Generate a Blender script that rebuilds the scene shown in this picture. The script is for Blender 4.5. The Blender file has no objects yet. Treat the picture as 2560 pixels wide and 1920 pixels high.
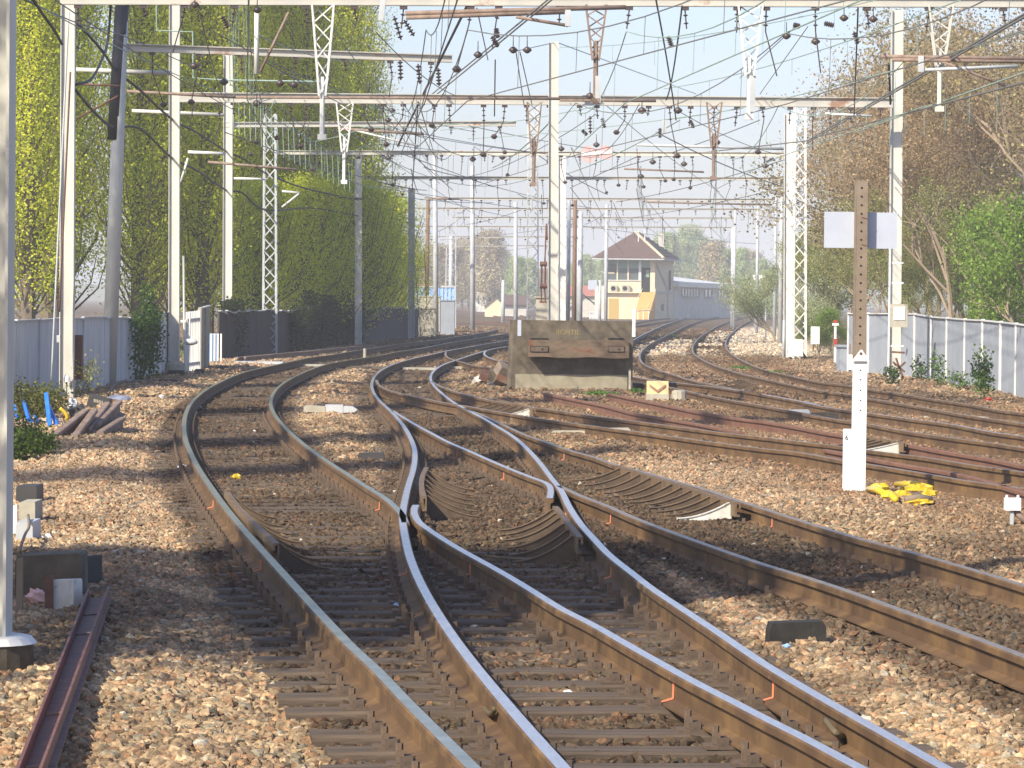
import bpy, math, random
import numpy as np
from mathutils import Vector, Matrix
random.seed(7); rng = np.random.default_rng(7)
SC = bpy.context.scene; COL = SC.collection
# ------------------------------------------------------------------ camera
F = 9000.0; HC = 1.82
PITCH = math.atan((960-750)/F); ROLL = 0.010
cF = Vector((0, math.cos(PITCH), -math.sin(PITCH)))
R0 = Vector((1, 0, 0)); U0 = Vector((0, math.sin(PITCH), math.cos(PITCH)))
cR = R0*math.cos(ROLL)+U0*math.sin(ROLL); cU = U0*math.cos(ROLL)-R0*math.sin(ROLL)
cam = bpy.data.cameras.new('camera'); camo = bpy.data.objects.new('camera', cam); COL.objects.link(camo)
m = Matrix((cR, cU, -cF)).transposed().to_4x4(); m.translation = (0, 0, HC); camo.matrix_world = m
cam.sensor_width = 36; cam.lens = 36*F/2560; cam.clip_start = 0.3; cam.clip_end = 9000
SC.camera = camo
# ------------------------------------------------------------------ world, sun, exposure
SUND = Vector((0.80, 1.0, -0.92)).normalized()          # direction the light travels
sun_el = math.asin(-SUND.z); sun_az = math.atan2(-SUND.x, -SUND.y)
W = bpy.data.worlds.new("World"); SC.world = W; W.use_nodes = True
nt = W.node_tree; bg = nt.nodes['Background']
sky = nt.nodes.new('ShaderNodeTexSky'); sky.sky_type = 'NISHITA'; sky.sun_disc = False
sky.sun_elevation = sun_el; sky.sun_rotation = sun_az; sky.air_density = 1.0; sky.dust_density = 1.4; sky.ozone_density = 3.0
tint = nt.nodes.new('ShaderNodeMix'); tint.data_type = 'RGBA'; tint.blend_type = 'MULTIPLY'; tint.inputs[0].default_value = 1; tint.inputs[7].default_value = (1.04, .99, 1.10, 1)
nt.links.new(sky.outputs[0], tint.inputs[6]); nt.links.new(tint.outputs[2], bg.inputs[0]); bg.inputs[1].default_value = 0.12
sl = bpy.data.lights.new('sun', 'SUN'); so = bpy.data.objects.new('sun', sl); COL.objects.link(so)
sl.energy = 4.6; sl.angle = math.radians(0.6); sl.color = (1.0, 0.91, 0.72)
so.rotation_euler = SUND.to_track_quat('-Z', 'Y').to_euler(); so.location = (-30, -30, 40)
SC.view_settings.view_transform = 'Standard'; SC.view_settings.look = 'None'
SC.view_settings.exposure = 0.62; SC.view_settings.gamma = 1
try: SC.view_settings.use_curve_mapping = False
except Exception: pass

# ------------------------------------------------------------------ pixel helpers (photo 2560x1920)
def ray(px, py): return cR*((px-1280)/F)+cU*((960-py)/F)+cF
def G(px, py, z=0.0):                       # point on the level plane z
    d = ray(px, py); t = (z-HC)/d.z; return Vector((d.x*t, d.y*t, z))
def P(px, py, Y):                           # point at distance Y
    d = ray(px, py); t = Y/d.y; return Vector((d.x*t, Y, HC+d.z*t))
def X(px, Y, py=750): return P(px, py, Y).x
def MP(Y): return Y/F                       # metres per photo pixel

# ------------------------------------------------------------------ object helpers
def tag(o, label=None, cat=None, group=None, kind=None):
    if label: o['label'] = label
    if cat: o['category'] = cat
    if group: o['group'] = group
    if kind: o['kind'] = kind
    return o
def empty(name, loc, label=None, cat=None, group=None):
    o = bpy.data.objects.new(name, None); COL.objects.link(o); o.location = loc; o.empty_display_size = .2
    return tag(o, label, cat, group)
class MB:
    def __init__(s): s.v = []; s.f = []; s.m = []
    def add(s, vs, fs, mi=0):
        b = len(s.v); s.v += [tuple(v) for v in vs]; s.f += [tuple(i+b for i in f) for f in fs]; s.m += [mi]*len(fs); return s
    def box(s, c, sz, rz=0, mi=0, tilt=None):
        hx, hy, hz = sz[0]/2, sz[1]/2, sz[2]/2; M = Matrix.Rotation(rz, 3, 'Z')
        if tilt is not None: M = M @ Matrix.Rotation(tilt[0], 3, 'X') @ Matrix.Rotation(tilt[1], 3, 'Y')
        vs = [Vector(c)+M@Vector((x*hx, y*hy, z*hz)) for x in (-1, 1) for y in (-1, 1) for z in (-1, 1)]
        return s.add(vs, [(0, 1, 3, 2), (4, 6, 7, 5), (0, 4, 5, 1), (2, 3, 7, 6), (0, 2, 6, 4), (1, 5, 7, 3)], mi)
    def bar(s, p, q, w, h, mi=0, up=Vector((0, 0, 1))):
        p = Vector(p); q = Vector(q); d = (q-p).normalized()
        a = d.cross(up)
        if a.length < 1e-3: a = d.cross(Vector((0, 1, 0)))
        a.normalize(); b = a.cross(d); vs = []
        for c in (p, q):
            for x, y in ((-1, -1), (1, -1), (1, 1), (-1, 1)): vs.append(c+a*(x*w/2)+b*(y*h/2))
        return s.add(vs, [(0, 1, 2, 3), (7, 6, 5, 4), (0, 4, 5, 1), (1, 5, 6, 2), (2, 6, 7, 3), (3, 7, 4, 0)], mi)
    def tube(s, pts, r, n=6, mi=0, cap=True):
        pts = [Vector(p) for p in pts]; rs = r if isinstance(r, (list, tuple)) else [r]*len(pts); b = len(s.v)
        for i, p in enumerate(pts):
            d = (pts[min(i+1, len(pts)-1)]-pts[max(i-1, 0)]).normalized()
            a = d.cross(Vector((0, 0, 1)))
            if a.length < 1e-2: a = d.cross(Vector((0, 1, 0)))
            a.normalize(); c = a.cross(d)
            for k in range(n):
                t = 2*math.pi*k/n; s.v.append(tuple(p+(a*math.cos(t)+c*math.sin(t))*rs[i]))
        for i in range(len(pts)-1):
            for k in range(n):
                k2 = (k+1) % n; s.f.append((b+i*n+k, b+i*n+k2, b+(i+1)*n+k2, b+(i+1)*n+k)); s.m.append(mi)
        if cap:
            s.f.append(tuple(b+k for k in range(n))[::-1]); s.m.append(mi)
            s.f.append(tuple(b+(len(pts)-1)*n+k for k in range(n))); s.m.append(mi)
        return s
    def prism(s, poly, p0, ax, ay, az, th, mi=0):   # 2-D poly in (ax, ay), thickness th along az
        n = len(poly); vs = [p0+ax*a+ay*b for a, b in poly]+[p0+ax*a+ay*b+az*th for a, b in poly]
        fs = [tuple(range(n))[::-1], tuple(range(n, 2*n))]+[(i, (i+1) % n, (i+1) % n+n, i+n) for i in range(n)]
        return s.add(vs, fs, mi)
    def disc_string(s, p, q, r, nd, mi=0):     # insulator: a pin with discs
        p = Vector(p); q = Vector(q); s.tube([p, q], r*.3, 6, mi); d = (q-p)
        for i in range(nd):
            c = p+d*((i+.7)/(nd+.4)); e = d.normalized()*(r*.32)
            s.tube([c-e, c-e*.1, c+e], [r*.45, r, r*.5], 8, mi)
        return s
    def build(s, name, mats, parent=None, smooth=False):
        me = bpy.data.meshes.new(name); L = parent.location if parent else Vector((0, 0, 0))
        if parent is not None and parent.parent is not None: L = L+parent.parent.location
        me.from_pydata([tuple(Vector(v)-L) for v in s.v], [], s.f)
        if not isinstance(mats, (list, tuple)): mats = [mats]
        for k in mats: me.materials.append(k)
        me.polygons.foreach_set('material_index', s.m)
        if smooth: me.polygons.foreach_set('use_smooth', [True]*len(s.f))
        me.update(); o = bpy.data.objects.new(name, me); COL.objects.link(o)
        if parent: o.parent = parent
        return o
def recenter(o, loc):
    me = o.data; n = len(me.vertices); a = np.empty(n*3, 'f'); me.vertices.foreach_get('co', a)
    a = (a.reshape(-1, 3)-np.array(loc, 'f')).ravel(); me.vertices.foreach_set('co', a); o.location = loc; me.update(); return o
def np_mesh(name, V, Fq, mat, colors=None, smooth=False):
    me = bpy.data.meshes.new(name); nv = len(V); nf, k = Fq.shape
    me.vertices.add(nv); me.vertices.foreach_set('co', np.ascontiguousarray(V, 'f').ravel())
    me.loops.add(nf*k); me.loops.foreach_set('vertex_index', np.ascontiguousarray(Fq, 'i').ravel())
    me.polygons.add(nf); me.polygons.foreach_set('loop_start', np.arange(0, nf*k, k, dtype='i'))
    try: me.polygons.foreach_set('loop_total', np.full(nf, k, 'i'))
    except Exception: pass
    me.polygons.foreach_set('use_smooth', np.full(nf, smooth))
    me.update(calc_edges=True)
    if colors is not None:
        at = me.color_attributes.new('Col', 'FLOAT_COLOR', 'POINT')
        c = np.ones((nv, 4), 'f'); c[:, :3] = colors; at.data.foreach_set('color', c.ravel())
    me.materials.append(mat); return me
def copy_tree(o, parent=None):
    c = o.copy(); COL.objects.link(c); c.parent = parent
    for ch in [x for x in bpy.data.objects if x.parent == o]: copy_tree(ch, c)
    return c

# ------------------------------------------------------------------ materials
def mat(name, c1, c2=None, scale=3.0, rough=.7, metal=0.0, bump=0.0, stretch=(1, 1, 1), detail=6, c3=None, spec=None, contrast=(.35, .65)):
    M = bpy.data.materials.new(name); M.use_nodes = True; n = M.node_tree.nodes; l = M.node_tree.links; b = n['Principled BSDF']
    b.inputs['Roughness'].default_value = rough; b.inputs['Metallic'].default_value = metal
    if spec is not None: b.inputs['Specular IOR Level'].default_value = spec
    b.inputs['Base Color'].default_value = (*c1, 1)
    if c2 is not None or bump:
        tc = n.new('ShaderNodeTexCoord'); mp = n.new('ShaderNodeMapping'); mp.inputs['Scale'].default_value = stretch
        l.new(tc.outputs['Object'], mp.inputs[0]); nz = n.new('ShaderNodeTexNoise'); nz.inputs['Scale'].default_value = scale
        nz.inputs['Detail'].default_value = detail; nz.inputs['Roughness'].default_value = .65; l.new(mp.outputs[0], nz.inputs[0])
        if c2 is not None:
            cr = n.new('ShaderNodeValToRGB'); e = cr.color_ramp.elements
            e[0].position = contrast[0]; e[0].color = (*c1, 1); e[1].position = contrast[1]; e[1].color = (*c2, 1)
            if c3 is not None: x = e.new(contrast[1]+.08); x.color = (*c3, 1)
            l.new(nz.outputs[0], cr.inputs[0]); l.new(cr.outputs[0], b.inputs['Base Color'])
        if bump:
            bp = n.new('ShaderNodeBump'); bp.inputs['Strength'].default_value = bump; bp.inputs['Distance'].default_value = .02
            l.new(nz.outputs[0], bp.inputs['Height']); l.new(bp.outputs[0], b.inputs['Normal'])
    return M
def attr_mat(name, rough=.9, noise=None, trans=0.0, bump=None, spec=.2):
    M = bpy.data.materials.new(name); M.use_nodes = True; n = M.node_tree.nodes; l = M.node_tree.links; b = n['Principled BSDF']
    b.inputs['Roughness'].default_value = rough; b.inputs['Specular IOR Level'].default_value = spec
    a = n.new('ShaderNodeAttribute'); a.attribute_name = 'Col'; src = a.outputs['Color']
    tc = n.new('ShaderNodeTexCoord')
    if noise:
        nz = n.new('ShaderNodeTexNoise'); nz.inputs['Scale'].default_value = noise; nz.inputs['Detail'].default_value = 5
        l.new(tc.outputs['Object'], nz.inputs[0]); mr = n.new('ShaderNodeMapRange'); mr.inputs['From Min'].default_value = .3; mr.inputs['From Max'].default_value = .7
        mr.inputs['To Min'].default_value = .55; mr.inputs['To Max'].default_value = 1.5; l.new(nz.outputs[0], mr.inputs[0])
        vm = n.new('ShaderNodeVectorMath'); vm.operation = 'SCALE'; l.new(src, vm.inputs[0]); l.new(mr.outputs[0], vm.inputs['Scale']); src = vm.outputs[0]
    if bump:
        vo = n.new('ShaderNodeTexVoronoi'); vo.inputs['Scale'].default_value = bump; l.new(tc.outputs['Object'], vo.inputs[0])
        mx = n.new('ShaderNodeMix'); mx.data_type = 'RGBA'; mx.blend_type = 'MULTIPLY'; mx.inputs[0].default_value = .6
        cr = n.new('ShaderNodeValToRGB'); e = cr.color_ramp.elements; e[0].color = (.45, .42, .40, 1); e[1].color = (1.5, 1.45, 1.4, 1)
        sp = n.new('ShaderNodeSeparateColor'); l.new(vo.outputs['Color'], sp.inputs[0]); l.new(sp.outputs[0], cr.inputs[0])
        l.new(src, mx.inputs[6]); l.new(cr.outputs[0], mx.inputs[7]); src = mx.outputs[2]
        bp = n.new('ShaderNodeBump'); bp.inputs['Strength'].default_value = .9; bp.inputs['Distance'].default_value = .03; bp.invert = True
        l.new(vo.outputs['Distance'], bp.inputs['Height']); l.new(bp.outputs[0], b.inputs['Normal'])
    l.new(src, b.inputs['Base Color'])
    if trans:
        tr = n.new('ShaderNodeBsdfTranslucent'); l.new(src, tr.inputs[0]); ms = n.new('ShaderNodeMixShader'); ms.inputs[0].default_value = trans
        l.new(b.outputs[0], ms.inputs[1]); l.new(tr.outputs[0], ms.inputs[2]); l.new(ms.outputs[0], n['Material Output'].inputs[0])
    return M
m_gal = mat('painted_steel', (.50, .49, .44), (.62, .61, .56), 2.5, .55, stretch=(1, 1, .3), c3=(.42, .38, .32))
m_galw = mat('white_painted_steel', (.62, .62, .60), (.74, .74, .72), 3, .5, stretch=(1, 1, .3))
m_galb = mat('weathered_grey_steel', (.40, .42, .44), (.52, .54, .56), 2.5, .55)
m_blk = mat('black_bitumen_paint', (.035, .035, .038), (.06, .055, .055), 4, .6)
m_beam = mat('beam_steel_with_rust', (.42, .41, .38), (.50, .47, .42), 1.2, .6, c3=(.30, .18, .12), contrast=(.4, .62))
m_rust = mat('rusty_pipe', (.18, .12, .095), (.30, .22, .175), 6, .8)
m_rustd = mat('dark_rust', (.11, .055, .04), (.19, .09, .065), 12, .85, bump=.5)
m_ins = mat('brown_glazed_insulator', (.075, .052, .048), rough=.3)
m_wire = mat('dark_wire', (.17, .17, .165), rough=.6)
m_green = mat('verdigris_wire', (.27, .38, .33), (.36, .47, .41), 5, .6)
m_cable = mat('black_cable', (.02, .02, .02), rough=.6)
m_head = mat('polished_rail_head', (.74, .70, .71), (.56, .53, .54), 30, .28, metal=.8, stretch=(1, .15, 1))
m_headg = mat('greenish_rail_head', (.30, .31, .22), (.48, .48, .40), 5, .32, metal=.75)
m_headd = mat('dull_rail_head', (.24, .18, .12), (.36, .31, .25), 12, .42, metal=.45)
m_web = mat('rusty_rail_side', (.10, .055, .026), (.19, .11, .045), 2.6, .75, bump=.3, c3=(.26, .15, .06), contrast=(.43, .66))
m_webd = mat('rusty_dark_rail', (.15, .07, .045), (.22, .11, .07), 3, .8, bump=.3)
m_sleep = mat('weathered_timber', (.06, .042, .03), (.15, .11, .078), 5, .85, bump=.9, stretch=(.25, 3, 3), detail=10)
m_plate = mat('oily_iron', (.075, .055, .042), (.15, .10, .065), 14, .7, bump=.4)
m_orange = mat('orange_paint', (.72, .24, .13), rough=.6)
m_conc = mat('old_concrete', (.065, .052, .036), (.145, .118, .084), 2.6, .9, bump=1.2, detail=14, c3=(.21, .175, .13), contrast=(.38, .60))
m_concl = mat('pale_concrete', (.35, .32, .25), (.46, .43, .35), 5, .9, bump=.5, detail=10)
m_white = mat('white_paint', (.80, .80, .79), rough=.5)
m_whited = mat('chipped_white_paint', (.70, .68, .62), (.60, .58, .52), 14, .6, c3=(.14, .12, .10), contrast=(.45, .60))
m_timber = mat('rotten_buffer_timber', (.09, .058, .038), (.16, .115, .075), 1.6, .85, bump=.8, stretch=(1, 1, 2.2), c3=(.15, .06, .032), contrast=(.40, .56))
m_black = mat('black_gap', (.01, .01, .01), rough=.9)
m_brown = mat('brown_post', (.19, .145, .105), (.25, .195, .145), 5, .75)
m_panel = mat('dull_sign_back', (.42, .46, .55), (.47, .51, .60), 3, .5)
m_fence = mat('blue_grey_fence_panel', (.48, .50, .52), (.66, .67, .67), 1.6, .85, bump=.3, stretch=(2, 2, .25), c3=(.66, .67, .68), contrast=(.35, .6))
m_fencer = mat('grey_concrete_panel', (.27, .30, .35), (.33, .36, .41), 2.0, .85, bump=.2)
m_fdark = mat('dark_fence_boards', (.045, .042, .042), (.085, .078, .075), 4, .9, bump=.5, stretch=(3, 3, .4))
m_cream = mat('cream_render', (.70, .58, .38), (.78, .68, .48), 2, .85, c3=(.58, .48, .30))
m_creamg = mat('grey_render', (.48, .46, .42), (.58, .56, .51), 1.5, .85)
m_tile = mat('brown_roof_tiles', (.115, .07, .055), (.17, .10, .08), 3, .85)
m_glassd = mat('window_glass', (.10, .12, .12), rough=.12)
m_blind = mat('green_blind', (.20, .33, .26), rough=.7)
m_redroof = mat('red_tiles', (.42, .15, .10), (.48, .19, .13), 2, .85)
m_blue = mat('blue_paint', (.02, .16, .62), (.05, .22, .70), 6, .45, c3=(.35, .35, .4), contrast=(.5, .75))
m_bluec = mat('pale_blue_sheet', (.27, .46, .78), (.33, .52, .82), 2, .6)
m_yell = mat('yellow_vinyl', (.62, .43, .02), (.70, .50, .04), 9, .35, c3=(.25, .17, .04), contrast=(.45, .68))
m_plast = mat('white_plastic_film', (.62, .62, .64), (.78, .78, .80), 7, .35)
m_bark = mat('bark', (.13, .10, .075), (.20, .16, .12), 6, .9, bump=.6)
m_twig = mat('bare_twig', (.25, .19, .135), (.34, .27, .19), 2, .9)
m_leaf = attr_mat('leaf', .5, trans=.55, spec=.3)
m_stone = attr_mat('ballast_stone', .9, noise=40)
m_ground = attr_mat('ballast_ground', .95, noise=1.3, bump=17)
m_tar = mat('tar', (.012, .011, .010), (.03, .026, .022), 9, .85, bump=.6)
m_red = mat('red_plastic', (.45, .05, .03), rough=.5)
m_pink = mat('faded_red_disc', (.60, .36, .36), (.68, .45, .44), 3, .6)

# ------------------------------------------------------------------ rails traced in the photo
def cv(ox, oy, s, pts): return [(ox+x*s, oy+y*s) for x, y in pts]
S1_, S2_ = .25316, .28933
RA = [(1440/1.0*S1_+880, 800+92*S1_)]+cv(880, 800, S1_, [(1350, 115), (1200, 140), (1000, 170), (800, 200), (600, 222), (400, 245), (200, 278), (0, 308)]) \
   + cv(400, 840, S1_, [(1700, 185), (1500, 210), (1300, 250), (1120, 290), (1000, 315), (850, 350), (700, 405), (550, 475), (430, 545), (340, 620), (280, 700), (246, 790), (236, 900), (244, 990), (270, 1080), (315, 1180), (370, 1290), (440, 1400), (530, 1530), (620, 1655)]) \
   + [(612, 1326), (753, 1482), (870, 1607), (944, 1676), (1029, 1765), (1205, 1940), (1300, 2035)]
RA2 = cv(880, 800, S1_, [(1540, 130), (1300, 170), (1100, 200), (900, 235), (700, 275), (400, 322)]) \
   + cv(400, 840, S1_, [(2212, 185), (1990, 218), (1700, 265), (1500, 325), (1350, 390), (1230, 455), (1145, 525), (1100, 600), (1088, 670), (1110, 740), (1160, 815), (1240, 905), (1340, 1000), (1460, 1100), (1600, 1200), (1750, 1300), (1900, 1395), (2060, 1500), (2212, 1590)]) \
   + [(985, 1264), (1005, 1284), (1013, 1306)]
RC = [(1040, 1262), (1034, 1276), (1040, 1294), (1056, 1312)]+[(1135, 1364), (1257, 1432), (1338, 1481), (1404, 1522), (1482, 1561), (1569, 1611), (1656, 1660), (1743, 1708), (1830, 1752), (1920, 1799), (2007, 1842), (2094, 1889), (2190, 1940), (2330, 2010)]
RB = cv(880, 800, S1_, [(1540, 200), (1300, 240), (1020, 290), (900, 313), (740, 350), (580, 385), (400, 440), (280, 500), (215, 560), (190, 625), (202, 700), (250, 775), (330, 850), (410, 925), (480, 1005), (540, 1090), (590, 1190), (620, 1280), (622, 1380), (600, 1500), (560, 1620)]) \
   + [(1012, 1252), (1006, 1290), (1011, 1334), (1027, 1400), (1062, 1478), (1114, 1564), (1175, 1648), (1257, 1748), (1346, 1850), (1410, 1920), (1475, 1990)]
RD = cv(880, 800, S1_, [(1340, 297), (1180, 345), (1040, 392), (900, 440), (810, 495), (768, 550), (780, 615), (850, 690), (930, 760), (1010, 818), (1100, 865), (1200, 920), (1320, 982), (1430, 1050), (1550, 1120), (1680, 1220), (1800, 1345), (1900, 1465), (1960, 1550), (2010, 1610)]) \
   + [(1405, 1228), (1420, 1262), (1450, 1308), (1484, 1346), (1524, 1388), (1580, 1432), (1640, 1478), (1782, 1572), (1925, 1668), (2095, 1768), (2230, 1844), (2350, 1912), (2460, 1970)]
RE = cv(880, 800, S1_, [(400, 895), (530, 975), (640, 1040), (780, 1115), (950, 1205), (1150, 1290), (1350, 1380), (1550, 1465), (1750, 1545), (1900, 1598)]) \
   + [(1372, 1210), (1378, 1224), (1374, 1245)]
RE2 = [(1396, 1214), (1415, 1222), (1454, 1240), (1517, 1264), (1578, 1291), (1660, 1323), (1782, 1367), (1904, 1409), (2007, 1440), (2122, 1478), (2209, 1509), (2296, 1541), (2412, 1584), (2560, 1640), (2700, 1695)]
RF = cv(880, 800, S1_, [(1110, 872), (1280, 935), (1400, 990), (1550, 1060), (1700, 1130), (1896, 1197)]) \
   + cv(1360, 900, S1_, [(250, 890), (500, 960), (720, 1040), (1000, 1110), (1300, 1195), (1600, 1280), (1850, 1365), (2212, 1482)]) \
   + [(2026, 1309), (2148, 1346), (2270, 1378), (2392, 1412), (2560, 1463), (2700, 1510)]
e1 = cv(880, 800, S1_, [(240, 592), (236, 620), (265, 645), (350, 690), (500, 730), (700, 772), (930, 818), (1150, 850), (1300, 880), (1600, 930), (1896, 978)]) \
   + cv(1360, 900, S1_, [(300, 625), (700, 680), (1000, 718), (1300, 760), (1700, 815), (2212, 880)])+cv(2000, 900, S1_, [(0, 912), (400, 985), (700, 1030), (1000, 1080), (1300, 1130), (1620, 1185), (1900, 1225), (2212, 1265), (2500, 1300)])
e2 = cv(880, 800, S1_, [(790, 605), (850, 645), (1000, 700), (1200, 755), (1430, 803), (1800, 865)])+cv(1360, 900, S1_, [(0, 478), (400, 540), (700, 580), (1000, 615), (1300, 655), (1600, 695), (1950, 738), (2200, 765)]) \
   + cv(2000, 900, S1_, [(0, 805), (400, 850), (700, 892), (1000, 930), (1300, 968), (1700, 1035), (2212, 1105), (2500, 1150)])
s1 = cv(1360, 900, S1_, [(0, 322), (200, 365), (600, 445), (900, 522), (1200, 573), (1500, 622), (1800, 682), (1960, 712)])
s1b = cv(2000, 900, S1_, [(250, 880), (500, 925), (720, 972), (1000, 1022), (1400, 1088), (1700, 1150), (1860, 1195)])
s2 = cv(1360, 900, S1_, [(640, 325), (860, 372), (1200, 440), (1600, 522), (2000, 582), (2212, 608)])+cv(2000, 900, S1_, [(0, 662), (250, 710), (430, 738), (720, 778), (1050, 828), (1400, 893), (1900, 975), (2212, 1040), (2500, 1085)])
kK = cv(880, 800, S1_, [(1540, 262), (1400, 281), (1310, 308), (1290, 333), (1330, 362), (1400, 385), (1500, 405)])+cv(1500, 760, S1_, [(150, 690), (345, 720), (600, 760), (1000, 802), (1200, 828), (1500, 872), (1900, 945), (2212, 1002)]) \
   + cv(2000, 900, S1_, [(0, 412), (350, 478), (650, 518), (1100, 582), (1500, 635), (1900, 712), (2212, 755), (2500, 800)])
kC = cv(880, 800, S1_, [(930, 312), (908, 340), (940, 368), (1020, 396), (1150, 430), (1310, 462)])+cv(1500, 760, S1_, [(345, 775), (700, 822), (1000, 890), (1300, 950), (1650, 1010), (2212, 1112)])+cv(2000, 900, S1_, [(0, 522), (450, 600), (650, 625), (1050, 702), (1500, 768), (1900, 820), (2212, 868), (2500, 915)])
k5L = cv(1500, 760, S1_, [(1640, 52), (1400, 72), (1100, 103), (860, 133), (650, 200), (480, 275), (345, 345), (200, 440)])
k5R = cv(1500, 760, S1_, [(1700, 78), (1400, 100), (1100, 137), (900, 190), (700, 290), (480, 400), (395, 475), (382, 530), (420, 590), (560, 650), (700, 690), (900, 752), (1100, 795), (1350, 845), (1600, 890)])
k6L = cv(1500, 760, S1_, [(1750, 92), (1500, 118), (1300, 160), (1150, 222), (1000, 312), (925, 390), (900, 450), (930, 500), (1050, 570), (1200, 630), (1400, 690), (1650, 745), (1900, 800), (2212, 862)])+cv(2000, 900, S1_, [(450, 335), (700, 380), (1000, 430), (1300, 482), (1650, 545), (2212, 628), (2500, 665)])
k6R = cv(1500, 760, S1_, [(1770, 128), (1600, 143), (1450, 175), (1340, 250), (1255, 330), (1232, 390), (1252, 450), (1320, 510), (1450, 580), (1600, 640), (1800, 690), (2000, 735), (2212, 778)])+cv(2000, 900, S1_, [(440, 243), (700, 290), (1000, 333), (1300, 383), (1700, 443), (2000, 500), (2212, 523), (2500, 565)])
q5L = cv(1500, 760, S1_, [(900, 142), (700, 160), (350, 215)])
q5R = cv(1500, 760, S1_, [(700, 138), (500, 155), (345, 185)])
def catmull(pts, n=10):
    p = [np.array(a, float) for a in pts]; p = [2*p[0]-p[1]]+p+[2*p[-1]-p[-2]]; out = []
    for i in range(1, len(p)-2):
        for k in range(n):
            t = k/n; a, b, c, d = p[i-1], p[i], p[i+1], p[i+2]
            out.append(.5*((2*b)+(c-a)*t+(2*a-5*b+4*c-d)*t*t+(3*b-a-3*c+d)*t**3))
    out.append(p[-2]); return out
def smooth_px(pts, it=6):
    q = np.array(catmull(pts, 8)); 
    # resample evenly in image, then relax
    d = np.r_[0, np.cumsum(np.hypot(*np.diff(q, axis=0).T))]; n = max(8, int(d[-1]/6)); s = np.linspace(0, d[-1], n)
    q = np.c_[np.interp(s, d, q[:, 0]), np.interp(s, d, q[:, 1])]
    for _ in range(it): q[1:-1] = .25*q[:-2]+.5*q[1:-1]+.25*q[2:]
    return q
def world_path(pts, z=0.0, step=.4, it=6):
    w = np.array([tuple(G(x, y, z)) for x, y in smooth_px(pts, it)])
    lx, ly = pts[-1]                      # run on beyond the picture
    if lx > 2450 or ly > 1925:
        dv = w[-1]-w[-6]; dv /= np.linalg.norm(dv); w = np.r_[w, [w[-1]+dv*k for k in (1, 3, 6, 9)]]
    d = np.r_[0, np.cumsum(np.hypot(np.diff(w[:, 0]), np.diff(w[:, 1])))]; n = max(3, int(d[-1]/step)); s = np.linspace(0, d[-1], n)
    return np.c_[np.interp(s, d, w[:, 0]), np.interp(s, d, w[:, 1]), np.full(n, z)]
HR = .165
PROF = [(-.07, -HR), (.07, -HR), (.07, -HR+.010), (.009, -HR+.030), (.009, -.052), (.037, -.040), (.038, -.008), (.029, 0), (-.029, 0), (-.038, -.008), (-.037, -.040), (-.009, -.052), (-.009, -HR+.030), (-.07, -HR+.010)]
RAILS = {}
def rail(key, pts, label, heads, web, it=6, zoff=0.0, name='rail', step=.4):
    w = world_path(pts, zoff, step, it); RAILS[key] = w; b = MB(); n = len(PROF)
    t = np.gradient(w[:, :2], axis=0); t /= np.maximum(np.hypot(t[:, 0], t[:, 1])[:, None], 1e-6)
    for i, p in enumerate(w):
        a = (t[i, 1], -t[i, 0])
        for u, z in PROF: b.v.append((p[0]+a[0]*u, p[1]+a[1]*u, p[2]+z))
    for i in range(len(w)-1):
        for k in range(n):
            k2 = (k+1) % n; b.f.append((i*n+k, i*n+k2, (i+1)*n+k2, (i+1)*n+k)); b.m.append(1 if k == 7 else 0)
    b.f.append(tuple(range(n))); b.m.append(0); b.f.append(tuple((len(w)-1)*n+k for k in range(n))[::-1]); b.m.append(0)
    o = b.build(name, [web, heads]); recenter(o, tuple(w[len(w)//2])); tag(o, label, 'rail'); return o
rA = rail('A', RA, 'leftmost curved running rail with greenish polished head sweeping from the fence to the bottom edge', m_headg, m_web)
rA2 = rail('A2', RA2, 'second rail from the left, curving down to the nearest crossing beside the ribbed check rail', m_headg, m_web)
rC = rail('C', RC, 'rail with a flared start just right of the nearest crossing, running to the bottom right', m_head, m_web, it=2)
rB = rail('B', RB, 'shiny S-curved rail through the nearest crossing, reaching the bottom edge left of centre', m_head, m_web)
rD = rail('D', RD, 'bright rail bending round the left of the concrete buffer stop to the bottom right corner', m_head, m_web)
rE = rail('E', RE, 'closure rail ending in a bent wing at the farther crossing right of centre', m_head, m_web, it=3)
rE2 = rail('E2', RE2, 'rail starting at the farther crossing nose, reaching the right edge', m_headd, m_web, it=2)
rF = rail('F', RF, 'rail guarded by the long ribbed check rail right of centre', m_headd, m_web)
rail('e1', e1, 'nearer brown rail of the pair passing right in front of the buffer stop', m_headd, m_web)
rail('e2', e2, 'orange-brown rail passing in front of the buffer stop behind a white-ended check rail', m_headd, m_web)
rail('s1', s1, 'left rusty siding rail coming out from under the buffer stop', m_webd, m_webd)
rail('s1b', s1b, 'short rusty siding rail joining the brown rail right of the white post', m_webd, m_webd)
rail('s2', s2, 'right rusty siding rail leaving the buffer stop to the right edge', m_webd, m_webd)
rail('kK', kK, 'farther rail of the track running behind the buffer stop and the yellow chevron board', m_head, m_web, it=3)
rail('kC', kC, 'nearer rail of the track running behind the yellow chevron board', m_headd, m_web, it=3)
rail('k5L', k5L, 'left rail of the curve with dark sleepers beside the signal box', m_head, m_web)
rail('k5R', k5R, 'right rail of the curve with dark sleepers, looping tightly behind the buffer stop', m_headd, m_web)
rail('k6L', k6L, 'left rail of the rightmost curved track with pale ballast patches', m_headd, m_web)
rail('k6R', k6R, 'outermost right rail, next to the pale pink ballast shoulder', m_headd, m_web)
rail('q5L', q5L, 'nearer short rail seen beyond the top right of the buffer stop', m_headd, m_webd, it=1)
rail('q5R', q5R, 'farther short rail seen beyond the top right of the buffer stop', m_headd, m_webd, it=1)
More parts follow.
